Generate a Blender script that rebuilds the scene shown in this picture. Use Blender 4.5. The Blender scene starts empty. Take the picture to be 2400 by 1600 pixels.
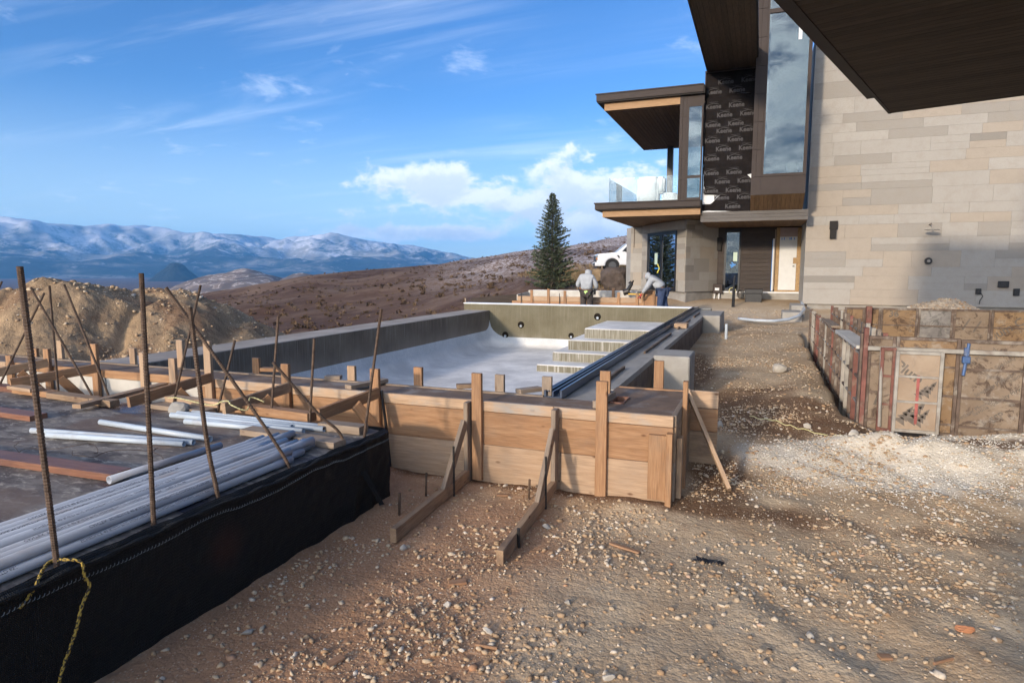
import bpy, bmesh, math, random
import numpy as np
from mathutils import Matrix, Vector
random.seed(7); RNG = np.random.default_rng(7)
R = math.radians
sc = bpy.context.scene
COL = sc.collection

# ------------------------------------------------------------------ camera
cam = bpy.data.cameras.new('camera'); cam.sensor_width = 36.0; cam.lens = 22.34
cam.clip_start = 0.05; cam.clip_end = 60000
co = bpy.data.objects.new('camera', cam); COL.objects.link(co)
yaw, pit = math.atan(579/1489), math.atan(170/1489)
f = Vector((-math.sin(yaw)*math.cos(pit), math.cos(yaw)*math.cos(pit), -math.sin(pit)))
r = Vector((math.cos(yaw), math.sin(yaw), 0)); u = r.cross(f)
co.matrix_world = Matrix(((r.x, u.x, -f.x, 0), (r.y, u.y, -f.y, 0), (r.z, u.z, -f.z, 1.8), (0, 0, 0, 1)))
sc.camera = co

# ------------------------------------------------------------------ light and exposure
SUN = Vector((.28, 1, -.24)).normalized()          # direction the sunlight travels
SUN_EL = math.asin(-SUN.z)
sl = bpy.data.lights.new('sun', 'SUN'); sl.energy = 2.2; sl.angle = R(3.6); sl.color = (1, .84, .66)
so = bpy.data.objects.new('sun', sl); COL.objects.link(so)
so.rotation_euler = SUN.to_track_quat('-Z', 'Y').to_euler(); so.location = (-10, -40, 30)
SKY_STRENGTH = .15; EXPOSURE = 1.0

def nt_new(nt, t, loc=None, **kw):
    n = nt.nodes.new(t)
    for k, v in kw.items():
        if k == 'inp':
            for a, b in v.items(): n.inputs[a].default_value = b
        else: setattr(n, k, v)
    return n
def mth(nt, op, a, b=None, c=None, clamp=False):
    n = nt.nodes.new('ShaderNodeMath'); n.operation = op; n.use_clamp = clamp
    for i, v in enumerate((a, b, c)):
        if v is None: continue
        if hasattr(v, 'is_linked') or hasattr(v, 'links'): nt.links.new(v, n.inputs[i])
        else: n.inputs[i].default_value = v
    return n.outputs[0]
def mixc(nt, fac, a, b, mode='MIX'):
    n = nt.nodes.new('ShaderNodeMix'); n.data_type = 'RGBA'; n.blend_type = mode
    for i, v in ((0, fac), (6, a), (7, b)):
        if hasattr(v, 'links'): nt.links.new(v, n.inputs[i])
        elif i == 0: n.inputs[0].default_value = v
        else: n.inputs[i].default_value = tuple(v) + ((1,) if len(v) == 3 else ())
    return n.outputs[2]
def ramp(nt, fac, stops, interp='LINEAR'):
    n = nt.nodes.new('ShaderNodeValToRGB'); n.color_ramp.interpolation = interp
    el = n.color_ramp.elements
    while len(el) < len(stops): el.new(.5)
    for e, (p, c) in zip(el, stops):
        e.position = p; e.color = (c, c, c, 1) if not hasattr(c, '__len__') else tuple(c) + (1,)
    nt.links.new(fac, n.inputs[0]); return n.outputs[0]
def noise(nt, vec, scale, detail=4, rough=.55, dist=0):
    n = nt.nodes.new('ShaderNodeTexNoise'); n.inputs['Scale'].default_value = scale
    n.inputs['Detail'].default_value = detail; n.inputs['Roughness'].default_value = rough
    n.inputs['Distortion'].default_value = dist
    if vec is not None: nt.links.new(vec, n.inputs['Vector'])
    return n.outputs[0]
def mapping(nt, vec, scale=(1, 1, 1), loc=(0, 0, 0), rot=(0, 0, 0)):
    n = nt.nodes.new('ShaderNodeMapping'); n.inputs['Scale'].default_value = scale
    n.inputs['Location'].default_value = loc; n.inputs['Rotation'].default_value = rot
    nt.links.new(vec, n.inputs['Vector']); return n.outputs[0]
def smooth(nt, v, a, b):
    n = nt.nodes.new('ShaderNodeMapRange'); n.interpolation_type = 'SMOOTHSTEP'
    n.inputs[1].default_value = a; n.inputs[2].default_value = b
    nt.links.new(v, n.inputs[0]); return n.outputs[0]

# ------------------------------------------------------------------ sky
w = bpy.data.worlds.new('World'); sc.world = w; w.use_nodes = True
nt = w.node_tree; nt.nodes.clear()
out = nt.nodes.new('ShaderNodeOutputWorld'); bg = nt.nodes.new('ShaderNodeBackground')
sky = nt.nodes.new('ShaderNodeTexSky'); sky.sky_type = 'NISHITA'; sky.sun_disc = False
sky.sun_elevation = SUN_EL; sky.sun_rotation = math.atan2(-SUN.x, -SUN.y)
sky.altitude = 1800; sky.air_density = 1.0; sky.dust_density = .35; sky.ozone_density = 2.2
tc = nt.nodes.new('ShaderNodeTexCoord'); D = tc.outputs['Generated']
sep = nt.nodes.new('ShaderNodeSeparateXYZ'); nt.links.new(D, sep.inputs[0])
dx, dy, dz = sep.outputs
el = mth(nt, 'ARCSINE', dz)
az = mth(nt, 'ARCTAN2', dx, dy)
# light scattered forward round the sun, by thin cloud
sd = nt.nodes.new('ShaderNodeVectorMath'); sd.operation = 'DOT_PRODUCT'; sd.inputs[1].default_value = tuple(-SUN); nt.links.new(D, sd.inputs[0])
glow = mth(nt, 'POWER', mth(nt, 'MAXIMUM', sd.outputs['Value'], 0), 5)
# thin high cloud: streaks on a plane far above
inv = mth(nt, 'DIVIDE', 1, mth(nt, 'ADD', mth(nt, 'MAXIMUM', dz, 0), .1))
pv = nt.nodes.new('ShaderNodeCombineXYZ')
nt.links.new(mth(nt, 'MULTIPLY', dx, inv), pv.inputs[0]); nt.links.new(mth(nt, 'MULTIPLY', dy, inv), pv.inputs[1])
P2 = pv.outputs[0]
wisp = noise(nt, mapping(nt, P2, (.42, 2.6, 1), (3.1, 1.7, 0), (0, 0, R(28))), 1.05, 6, .62, .7)
cov = noise(nt, mapping(nt, P2, (1, 1, 1), (1.3, 5.2, 0)), .55, 2, .5)
cir = mth(nt, 'MULTIPLY', smooth(nt, wisp, .44, .86), smooth(nt, cov, .36, .66))
puff = noise(nt, mapping(nt, P2, (1.2, 1.2, 1), (7.7, 2.4, 0)), 2.1, 6, .62, .3)
cir = mth(nt, 'ADD', cir, mth(nt, 'MULTIPLY', smooth(nt, puff, .58, .74), .55), clamp=True)
# low cumulus banks, anchored at fixed directions round the horizon
cv = nt.nodes.new('ShaderNodeCombineXYZ')
nt.links.new(az, cv.inputs[0]); nt.links.new(mth(nt, 'MULTIPLY', el, 1.7), cv.inputs[1])
AE = cv.outputs[0]
n1 = noise(nt, mapping(nt, AE, loc=(5.3, 1.4, 0)), 12.5, 8, .64, .25)
n2 = noise(nt, mapping(nt, AE, loc=(5.3, 1.4 + .03, 0)), 12.5, 5, .64, .25)   # same field a little higher up
def bank(a, e, wa, we):
    da = mth(nt, 'DIVIDE', mth(nt, 'SUBTRACT', az, R(a)), R(wa))
    de = mth(nt, 'DIVIDE', mth(nt, 'SUBTRACT', el, R(e)), R(we))
    q = mth(nt, 'ADD', mth(nt, 'MULTIPLY', da, da), mth(nt, 'MULTIPLY', de, de))
    return mth(nt, 'EXPONENT', mth(nt, 'MULTIPLY', q, -1))
banks = None
for b in ((-28.0, 6.9, 7.0, 2.6), (-15.5, 5.4, 11, 4.8), (-30, 3.1, 12, 1.0), (6, 6, 9, 4), (34, 6, 12, 3.5),
          (-100, 6, 16, 3.5), (-145, 8, 14, 5), (172, 15, 17, 6.5), (140, 8, 16, 4), (96, 7, 14, 4), (-168, 5, 14, 3)):
    v = bank(*b); banks = v if banks is None else mth(nt, 'MAXIMUM', banks, v)
lift = mth(nt, 'MULTIPLY', mth(nt, 'SUBTRACT', banks, .6), .46)
cum = smooth(nt, mth(nt, 'ADD', n1, lift), .42, .60)
thick = smooth(nt, mth(nt, 'ADD', n2, lift), .50, .72)
ccol = mixc(nt, mth(nt, 'MULTIPLY', thick, .55), (4.5, 4.7, 4.85), (2.5, 2.95, 3.6))
gl1 = mth(nt, 'ADD', 1, mth(nt, 'MULTIPLY', glow, 3.0)); gc = nt.nodes.new('ShaderNodeCombineColor'); [nt.links.new(gl1, gc.inputs[i]) for i in range(3)]
ccol = mixc(nt, 1, ccol, gc.outputs[0], 'MULTIPLY')
hs = nt.nodes.new('ShaderNodeHueSaturation'); hs.inputs['Saturation'].default_value = 1.18; hs.inputs['Hue'].default_value = .506
nt.links.new(sky.outputs[0], hs.inputs['Color'])
base = mixc(nt, 1, hs.outputs[0], (.52, .62, .72), 'MULTIPLY')
base = mixc(nt, mth(nt, 'MULTIPLY', smooth(nt, el, R(15), R(0)), .5), base, (3.5, 4.0, 4.3))
vl = nt.nodes.new('ShaderNodeMix'); vl.data_type = 'RGBA'; vl.blend_type = 'ADD'; nt.links.new(mth(nt, 'MULTIPLY', glow, mth(nt, 'ADD', .18, mth(nt, 'MULTIPLY', smooth(nt, mth(nt, 'ADD', mth(nt, 'MULTIPLY', n1, .6), mth(nt, 'MULTIPLY', puff, .4)), .36, .62), 1.75))), vl.inputs[0]); nt.links.new(base, vl.inputs[6]); vl.clamp_factor = False; vl.inputs[7].default_value = (13, 12.2, 10.8, 1)
c1 = mixc(nt, mth(nt, 'MULTIPLY', cir, .40), vl.outputs[2], (5.2, 5.6, 6.0))
c2 = mixc(nt, mth(nt, 'MULTIPLY', cum, .95), c1, ccol)
nt.links.new(c2, bg.inputs[0]); bg.inputs[1].default_value = SKY_STRENGTH
nt.links.new(bg.outputs[0], out.inputs[0])

vs = sc.view_settings; vs.view_transform = 'Standard'; vs.look = 'None'; vs.gamma = 1.0; vs.exposure = EXPOSURE
vs.use_curve_mapping = False
cy = sc.cycles; cy.use_denoising = True; cy.max_bounces = 6; cy.diffuse_bounces = 3; cy.glossy_bounces = 3
cy.transparent_max_bounces = 12; cy.transmission_bounces = 4; cy.volume_bounces = 1; cy.caustics_reflective = False; cy.caustics_refractive = False
cy.use_adaptive_sampling = True; cy.adaptive_threshold = .02; cy.sample_clamp_indirect = 6

# ------------------------------------------------------------------ materials
def material(name):
    m = bpy.data.materials.new(name); m.use_nodes = True
    t = m.node_tree; b = t.nodes['Principled BSDF']; return m, t, b
def objvec(t, scale=(1, 1, 1), shift=True, world=False):
    if world:
        return mapping(t, t.nodes.new('ShaderNodeNewGeometry').outputs['Position'], scale)
    v = t.nodes.new('ShaderNodeTexCoord').outputs['Object']
    if shift:
        oi = t.nodes.new('ShaderNodeObjectInfo'); a = t.nodes.new('ShaderNodeVectorMath'); a.operation = 'ADD'
        s = t.nodes.new('ShaderNodeVectorMath'); s.operation = 'SCALE'; s.inputs[0].default_value = (37, 91, 53)
        t.links.new(oi.outputs['Random'], s.inputs[3]); t.links.new(v, a.inputs[0]); t.links.new(s.outputs[0], a.inputs[1]); v = a.outputs[0]
    return mapping(t, v, scale)
def bump(t, b, h, strength=.3, dist=.01):
    n = t.nodes.new('ShaderNodeBump'); n.inputs['Strength'].default_value = strength; n.inputs['Distance'].default_value = dist
    t.links.new(h, n.inputs['Height']); t.links.new(n.outputs[0], b.inputs['Normal'])
def plain(name, col, rough=.6, metal=0, var=.18, scale=6, bmp=.15, bdist=.004, rnd=.0, spec=.5, world=False, dirt=None, dirt_amt=.4):
    m, t, b = material(name); v = objvec(t, world=world, shift=not world)
    n = noise(t, v, scale, 6, .6)
    c = mixc(t, mth(t, 'MULTIPLY', smooth(t, n, .25, .75), 1), [max(0, x*(1-var)) for x in col], [min(1, x*(1+var)) for x in col])
    if rnd:
        oi = t.nodes.new('ShaderNodeObjectInfo')
        k = mth(t, 'ADD', 1-rnd, mth(t, 'MULTIPLY', oi.outputs['Random'], 2*rnd))
        cc = t.nodes.new('ShaderNodeCombineColor'); [t.links.new(k, cc.inputs[i]) for i in range(3)]
        c = mixc(t, 1, c, cc.outputs[0], 'MULTIPLY')
    if dirt:
        d = noise(t, v, scale*.55, 5, .65, .4); c = mixc(t, mth(t, 'MULTIPLY', smooth(t, d, .5, .68), dirt_amt), c, dirt)
    t.links.new(c, b.inputs['Base Color']); b.inputs['Roughness'].default_value = rough; b.inputs['Metallic'].default_value = metal
    b.inputs['Specular IOR Level'].default_value = spec
    if bmp: bump(t, b, noise(t, v, scale*5, 5, .6), bmp, bdist)
    return m
def wood(name, c1, c2, rough=.75, knots=True, grain=14, rnd=.16, stain=None, stain_amt=.5, wet=0):
    m, t, b = material(name)
    v = objvec(t, (1.3, grain, grain)); g = noise(t, v, 2.2, 6, .65, .6)
    c = mixc(t, smooth(t, g, .28, .74), c1, c2)
    fine = noise(t, objvec(t, (3, 90, 90)), 2, 3, .6)
    c = mixc(t, mth(t, 'MULTIPLY', smooth(t, fine, .42, .7), .5), c, [x*.58 for x in c1])
    if knots:
        vo = t.nodes.new('ShaderNodeTexVoronoi'); vo.inputs['Scale'].default_value = 2.1
        t.links.new(objvec(t, (1.6, 3.4, 3.4)), vo.inputs['Vector'])
        k = smooth(t, vo.outputs['Distance'], .11, .03)
        c = mixc(t, mth(t, 'MULTIPLY', k, .85), c, (c1[0]*.33, c1[1]*.22, c1[2]*.18))
    if stain:
        d = noise(t, objvec(t, (1, 2, 2)), 2.5, 5, .65); c = mixc(t, mth(t, 'MULTIPLY', smooth(t, d, .45, .7), stain_amt), c, stain)
    oi = t.nodes.new('ShaderNodeObjectInfo'); k = mth(t, 'ADD', 1-rnd, mth(t, 'MULTIPLY', oi.outputs['Random'], 2*rnd))
    cc = t.nodes.new('ShaderNodeCombineColor'); [t.links.new(k, cc.inputs[i]) for i in range(3)]
    c = mixc(t, 1, c, cc.outputs[0], 'MULTIPLY')
    t.links.new(c, b.inputs['Base Color']); b.inputs['Roughness'].default_value = rough; b.inputs['Specular IOR Level'].default_value = .3
    bump(t, b, g, .25, .003)
    return m
def emit_free_glass(name, refl=.4, tint=(.5, .55, .52), gcol=(.9, .95, 1), rough=.0):
    m = bpy.data.materials.new(name); m.use_nodes = True; t = m.node_tree; t.nodes.clear()
    o = t.nodes.new('ShaderNodeOutputMaterial'); g = t.nodes.new('ShaderNodeBsdfGlossy'); tr = t.nodes.new('ShaderNodeBsdfTransparent')
    g.inputs[0].default_value = gcol + (1,); g.inputs[1].default_value = rough; tr.inputs[0].default_value = tint + (1,)
    lw = t.nodes.new('ShaderNodeFresnel'); lw.inputs[0].default_value = 1.5
    k = mth(t, 'ADD', refl, mth(t, 'MULTIPLY', lw.outputs[0], 1-refl), clamp=True)
    mx = t.nodes.new('ShaderNodeMixShader'); t.links.new(k, mx.inputs[0]); t.links.new(tr.outputs[0], mx.inputs[1]); t.links.new(g.outputs[0], mx.inputs[2])
    t.links.new(mx.outputs[0], o.inputs[0]); return m

M = {}
M['lumber'] = wood('fresh_lumber', (.30, .155, .075), (.43, .25, .13), stain=(.23, .16, .11), stain_amt=.45)
M['lumber_pale'] = wood('pale_lumber', (.41, .265, .16), (.53, .37, .24), rnd=.1, stain=(.34, .26, .19), stain_amt=.4)
M['lumber_splash'] = wood('splashed_lumber', (.40, .26, .155), (.52, .36, .235), rnd=.1, stain=(.33, .30, .26), stain_amt=.9)
M['lumber_grey'] = wood('weathered_lumber', (.25, .18, .125), (.36, .28, .205), stain=(.22, .19, .16))
M['lumber_muddy'] = wood('muddy_lumber', (.30, .19, .11), (.42, .29, .18), stain=(.15, .10, .07), stain_amt=.8)
M['lumber_red'] = wood('wet_red_lumber', (.20, .085, .05), (.30, .15, .09), rough=.45, stain=(.12, .07, .06))
M['plywood_white'] = plain('concrete_smeared_plywood', (.52, .49, .43), .75, 0, .14, 3, .1, dirt=(.34, .29, .24), dirt_amt=.5)
M['rebar'] = plain('rusty_rebar', (.105, .068, .045), .7, .35, .4, 30, .2, .001, rnd=.2)
M['steel_dark'] = plain('dark_steel', (.05, .047, .045), .5, .6, .3, 20, .1)
M['pvc'] = plain('grey_pvc_pipe', (.36, .385, .43), .42, 0, .07, 3, 0, rnd=.09, dirt=(.26, .19, .13), dirt_amt=.45)
M['pvc_light'] = plain('light_pvc_pipe', (.47, .53, .58), .4, 0, .07, 3, 0, rnd=.06, dirt=(.30, .23, .17), dirt_amt=.4)
M['ink'] = plain('pipe_ink', (.02, .02, .03), .6, 0, .1, 10, 0)
M['black_fabric'] = None
M['bronze'] = plain('dark_bronze_metal', (.048, .036, .031), .6, 0, .10, 2, .04, spec=.2)
M['bronze_dark'] = plain('darkest_bronze_metal', (.02, .017, .015), .6, 0, .10, 2, .03, spec=.2)
M['black'] = plain('black_paint', (.012, .012, .013), .4, 0, .1, 4, .02)
M['white'] = plain('white_paint', (.62, .62, .60), .5, 0, .05, 4, .02)
M['osb'] = plain('osb_board', (.36, .23, .105), .7, 0, .35, 26, .2)
M['red_paint'] = plain('red_painted_steel', (.17, .065, .048), .7, 0, .4, 7, .2, dirt=(.25, .185, .135), dirt_amt=.95)
M['rust'] = plain('rusty_form_steel', (.135, .095, .072), .7, .25, .35, 9, .2, dirt=(.36, .32, .27), dirt_amt=.75)
M['blue_paint'] = plain('blue_painted_steel', (.06, .12, .26), .5, .2, .3, 8, .1, dirt=(.25, .22, .2))
M['tape_blue'] = plain('blue_tape', (.03, .22, .62), .5, 0, .05, 4, 0)
M['tape_yellow'] = plain('yellow_tape', (.75, .68, .12), .5, 0, .05, 4, 0)
M['green_film'] = plain('pale_green_label', (.52, .66, .54), .5, 0, .05, 4, 0)
M['concrete'] = plain('grey_concrete', (.33, .31, .275), .85, 0, .16, 2.5, .3, .006, dirt=(.22, .19, .155))
M['concrete_new'] = plain('fresh_wet_concrete', (.175, .115, .075), .8, 0, .22, 5, .35, .004, dirt=(.27, .24, .21), dirt_amt=.8)
M['leafgreen'] = None
# ------------------------------------------------------------------ mesh helpers
def tag(o, label=None, cat=None, group=None, kind=None):
    if label: o['label'] = label
    if cat: o['category'] = cat
    if group: o['group'] = group
    if kind: o['kind'] = kind
    return o
def thing(name, loc, label, cat, group=None):
    o = bpy.data.objects.new(name, None); COL.objects.link(o); o.location = loc; o.empty_display_size = .1
    return tag(o, label, cat, group)
def put(name, me, mat=None, parent=None, M4=None):
    o = bpy.data.objects.new(name, me); COL.objects.link(o)
    if mat is not None and not me.materials: me.materials.append(M[mat] if isinstance(mat, str) else mat)
    elif mat is not None and me.materials[0] is not (M[mat] if isinstance(mat, str) else mat):
        o.material_slots[0].link = 'OBJECT'; o.material_slots[0].material = M[mat] if isinstance(mat, str) else mat
    if M4 is not None: o.matrix_world = M4
    if parent is not None:
        o.parent = parent; q = parent; T = Matrix.Identity(4)
        while q is not None: T = q.matrix_basis @ T; q = q.parent
        # undo every ancestor's own transform so the child's matrix stays in world space
        inv_ = Matrix.Identity(4); q = parent; chain = []
        while q is not None: chain.append(q); q = q.parent
        Wm = Matrix.Identity(4)
        for q in reversed(chain): Wm = Wm @ q.matrix_parent_inverse @ q.matrix_basis
        o.matrix_parent_inverse = Wm.inverted()
    return o
def mesh(name, V, Fc, smooth_=False, uv=None):
    me = bpy.data.meshes.new(name); me.from_pydata([tuple(v) for v in V], [], [tuple(q) for q in Fc])
    if smooth_: me.polygons.foreach_set('use_smooth', [True]*len(me.polygons))
    me.update(); return me
class MB:
    def __init__(s): s.V = []; s.F = []
    def add(s, V, Fc):
        k = len(s.V); s.V += [tuple(v) for v in V]; s.F += [tuple(i+k for i in q) for q in Fc]; return s
    def box(s, x0, x1, y0, y1, z0, z1, ch=0):
        if ch <= 0:
            V = [(x, y, z) for x in (x0, x1) for y in (y0, y1) for z in (z0, z1)]
            return s.add(V, [(0, 1, 3, 2), (4, 6, 7, 5), (0, 4, 5, 1), (2, 3, 7, 6), (0, 2, 6, 4), (1, 5, 7, 3)])
        bm = bmesh.new(); bmesh.ops.create_cube(bm, size=1)
        for v in bm.verts: v.co = Vector(((x0+x1)/2+v.co.x*(x1-x0), (y0+y1)/2+v.co.y*(y1-y0), (z0+z1)/2+v.co.z*(z1-z0)))
        bmesh.ops.bevel(bm, geom=bm.edges[:], offset=ch, segments=1, affect='EDGES'); return s.bm(bm)
    def bm(s, bm):
        bm.verts.index_update(); s.add([v.co for v in bm.verts], [[v.index for v in q.verts] for q in bm.faces]); bm.free(); return s
    def prism(s, poly, z0, z1):
        n = len(poly); V = [(x, y, z0) for x, y in poly] + [(x, y, z1) for x, y in poly]
        return s.add(V, [tuple(range(n-1, -1, -1)), tuple(range(n, 2*n))] + [(i, (i+1) % n, n+(i+1) % n, n+i) for i in range(n)])
    def tube(s, pts, rad, n=8, caps=True, ribs=None):
        P = [Vector(p) for p in pts]; k0 = len(s.V); N = len(P)
        if not hasattr(rad, '__len__'): rad = [rad]*N
        t = (P[1]-P[0]).normalized(); a = t.orthogonal().normalized()
        for i, p in enumerate(P):
            t = (P[min(i+1, N-1)]-P[max(i-1, 0)]).normalized(); a = (a - t*a.dot(t)).normalized(); b = t.cross(a)
            for j in range(n):
                th = 2*math.pi*j/n; s.V.append(tuple(p + (a*math.cos(th)+b*math.sin(th))*rad[i]))
        for i in range(N-1):
            for j in range(n): s.F.append((k0+i*n+j, k0+i*n+(j+1) % n, k0+(i+1)*n+(j+1) % n, k0+(i+1)*n+j))
        if caps: s.F.append(tuple(k0+j for j in range(n-1, -1, -1))); s.F.append(tuple(k0+(N-1)*n+j for j in range(n)))
        return s
    def build(s, name, mat, parent=None, sm=False): return put(name, mesh(name, s.V, s.F, sm), mat, parent)
_bc = {}
def board_mesh(L, w, h, ch=.003):
    k = (round(L, 2), round(w, 4), round(h, 4))
    if k not in _bc:
        m = MB(); a, b, c = L/2, w/2, h/2; e = min(ch, w*.2, h*.2)
        sec = [(-b+e, -c), (b-e, -c), (b, -c+e), (b, c-e), (b-e, c), (-b+e, c), (-b, c-e), (-b, -c+e)]
        V = [(-a, y, z) for y, z in sec] + [(a, y, z) for y, z in sec]
        m.add(V, [tuple(range(7, -1, -1)), tuple(range(8, 16))] + [(i, (i+1) % 8, 8+(i+1) % 8, 8+i) for i in range(8)])
        _bc[k] = mesh('board', m.V, m.F)
    me = _bc[k]
    return me
def frame(p0, p1, up=(0, 0, 1)):
    p0, p1 = Vector(p0), Vector(p1); x = (p1-p0).normalized(); z = Vector(up); z = (z - x*z.dot(x)).normalized(); y = z.cross(x); c = (p0+p1)/2
    return Matrix(((x.x, y.x, z.x, c.x), (x.y, y.y, z.y, c.y), (x.z, y.z, z.z, c.z), (0, 0, 0, 1)))
_bm2 = {}
def board(name, p0, p1, w, h, mat, parent=None, up=(0, 0, 1)):
    """a plank from p0 to p1: w across, h along 'up'"""
    L = (Vector(p1)-Vector(p0)).length
    k = (round(L, 2), round(w, 4), round(h, 4), mat)
    if k not in _bm2:
        me = board_mesh(L, w, h).copy(); me.materials.append(M[mat]); _bm2[k] = me
    return put(name, _bm2[k], mat, parent, frame(p0, p1, up))
def text_mesh(txt, size=1, bold=0, shear=0):
    cu = bpy.data.curves.new('lettering', 'FONT'); cu.body = txt; cu.size = size; cu.align_x = 'CENTER'; cu.align_y = 'CENTER'
    cu.offset = bold; cu.shear = shear; cu.resolution_u = 2
    o = bpy.data.objects.new('lettering', cu); COL.objects.link(o); bpy.context.view_layer.update()
    me = bpy.data.meshes.new_from_object(o.evaluated_get(bpy.context.evaluated_depsgraph_get()))
    bpy.data.objects.remove(o); bpy.data.curves.remove(cu)
    V = [tuple(v.co) for v in me.vertices]; Fc = [tuple(q.vertices) for q in me.polygons]; bpy.data.meshes.remove(me); return V, Fc
def fbm(x, y, scale, octv=4, seed=0, gain=.5):
    """value noise, vectorised, about -1..1"""
    x = np.asarray(x, float)/scale; y = np.asarray(y, float)/scale; tot = np.zeros(np.broadcast(x, y).shape); amp = 1.; nrm = 0
    for o_ in range(octv):
        xi = np.floor(x).astype(np.int64); yi = np.floor(y).astype(np.int64); fx = x-xi; fy = y-yi
        fx = fx*fx*(3-2*fx); fy = fy*fy*(3-2*fy)
        def hsh(a, b):
            k = (a*374761393 + b*668265263 + (seed+o_*17)*1442695041) & 0xffffffff
            k = ((k ^ (k >> 13))*1274126177) & 0xffffffff; k = k ^ (k >> 16); return (k & 0xffff)/32767.5-1
        v = (hsh(xi, yi)*(1-fx)+hsh(xi+1, yi)*fx)*(1-fy)+(hsh(xi, yi+1)*(1-fx)+hsh(xi+1, yi+1)*fx)*fy
        tot = tot+v*amp; nrm += amp; amp *= gain; x = x*2.03+11.3; y = y*2.03+5.7
    return tot/nrm
def sstep(a, b, x):
    t = np.clip((np.asarray(x, float)-a)/(b-a), 0, 1); return t*t*(3-2*t)
def grid_mesh(name, X, Y, Z, attr=None, smooth_=True):
    """X,Y,Z 2-D arrays -> quad sheet, optional colour attribute"""
    nj, ni = X.shape; me = bpy.data.meshes.new(name)
    V = np.stack([X, Y, Z], -1).reshape(-1, 3).astype(np.float32)
    idx = np.arange(ni*nj).reshape(nj, ni); q = np.stack([idx[:-1, :-1], idx[:-1, 1:], idx[1:, 1:], idx[1:, :-1]], -1).reshape(-1, 4)
    me.vertices.add(len(V)); me.vertices.foreach_set('co', V.ravel()); me.loops.add(q.size); me.loops.foreach_set('vertex_index', q.ravel().astype(np.int32))
    me.polygons.add(len(q)); me.polygons.foreach_set('loop_start', np.arange(0, q.size, 4, dtype=np.int32)); me.polygons.foreach_set('loop_total', np.full(len(q), 4, np.int32))
    me.update(calc_edges=True)
    if smooth_: me.polygons.foreach_set('use_smooth', [True]*len(me.polygons))
    if attr is not None:
        for nm, A in attr.items():
            a = me.attributes.new(nm, 'FLOAT', 'POINT'); a.data.foreach_set('value', A.ravel().astype(np.float32))
    me.validate(); return me
# ================================================================== THE SETTING
AZ = np.array([-180, -100, -75, -60, -47, -42, -38.7, -34, -28.8, -23.2, -20.1, -15, -11.2, 0, 20, 60, 120, 180.])
H30 = np.array([-.5, -1.4, -1.6, -1.6, -1.6, -1.5, -1.3, -1.0, -.5, .2, .75, .75, .7, .65, .5, .3, .0, -.5])
H150 = np.array([-6, -9, -9, -8, -4.6, -2.0, .3, 1.4, 2.7, 4.5, 6.2, 7.6, 8.6, 10, 11, 7, 0, -6.])
def ground_h(x, y):
    x = np.asarray(x, float); y = np.asarray(y, float)
    d = np.hypot(x, y); az = np.degrees(np.arctan2(x, y))
    near = np.interp(y, [-30, 6, 10, 16, 20, 23, 26, 34, 60], [0, 0, .12, .27, .2, .32, .58, .9, 1.6])
    left = -.95 + .02*fbm(x, y, 3, 2, 3)
    wl = sstep(-8.9, -9.6, x)*sstep(4.4, 6, y)
    near = near*(1-wl) + left*wl
    h30 = np.interp(az, AZ, H30); h150 = np.interp(az, AZ, H150)
    t = np.clip(np.log(np.maximum(d, 1)/30)/np.log(5), 0, 1)
    far = h30 + (h150-h30)*(t*.35+.65*t*t)
    far = far + fbm(x, y, 24, 4, 5)*np.clip((d-26)/60, 0, 1)*1.6 + fbm(x, y, 8, 4, 9)*np.clip((d-24)/30, 0, 1)*.62
    beyond = sstep(150, 900, d); far = far*(1-beyond) + (-62)*beyond
    b = sstep(23, 33, d); z = near*(1-b) + far*b
    # level pad where the truck is parked
    p = np.exp(-(((x+8.4)/6.5)**2+((y-42.5)/3.2)**2)**2); z = z*(1-p)+1.72*p
    # fine relief of the dirt yard
    n = np.clip(1.3-d/40, .15, 1)
    z = z + n*(.030*fbm(x, y, 1.3, 3, 21) + .016*fbm(x, y, .33, 3, 22) + .013*fbm(x, y, .15, 3, 23))
    # wheel ruts and scrapes crossing the yard
    rc = x*.78+y*.62+.25*fbm(x, y, 1.6, 2, 61); rm = sstep(-.6, .3, x)*sstep(2.2, 3.2, y)*sstep(8.3, 7, y)
    z = z + rm*(.016*np.sin(rc*9.5)+.010*np.sin(rc*23+1))*(.5+.5*fbm(x, y, .7, 2, 62)) - .03*np.exp(-((rc-3.55)/.10)**2)*rm - .03*np.exp(-((rc-4.75)/.10)**2)*rm
    # heaps of pale gravel in front of the steel forms
    for cx, cy, rx, ry, hh in ((1.55, 6.75, .45, .34, .17), (1.05, 6.95, .38, .26, .11), (.55, 6.55, .8, .45, .06), (2.5, 7.2, .65, .8, .17), (2.0, 5.7, .8, .6, .05), (.62, 9.2, .28, 1.2, .08)):
        z = z + hh*np.exp(-(((x-cx)/rx)**2+((y-cy)/ry)**2))*(1+.35*fbm(x, y, .2, 3, 31))
    z = z - .19*np.exp(-((y-8.35)/.55)**2)*sstep(1.0, 1.4, x)*sstep(4.6, 3.8, x)
    # trench along the steel forms
    ex = .95+.09*fbm(y, y*0, .8, 3, 8)
    z = z - .62*sstep(ex, ex+.14, x)*sstep(8.25, 8.75, y)*sstep(17.5, 16.2, y)*sstep(9, 8, x)
    # spoil against the box form
    z = z + .05*np.exp(-((y-4.72)/.1)**2)*(x > -3.2)*(x < -.6)*(.6+.8*fbm(x, y, .22, 3, 41))
    # cut for the pool shell, the footing box and the slab
    cut = ((x > -8.72) & (x < -1.42) & (y > 5.2) & (y < 18.82)) | ((x < -.66) & (x > -13) & (y > 4.9) & (y < 5.21)) | ((x < -2.9) & (y < 4.0))
    return np.where(cut, np.minimum(z, -1.6), z)
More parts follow.
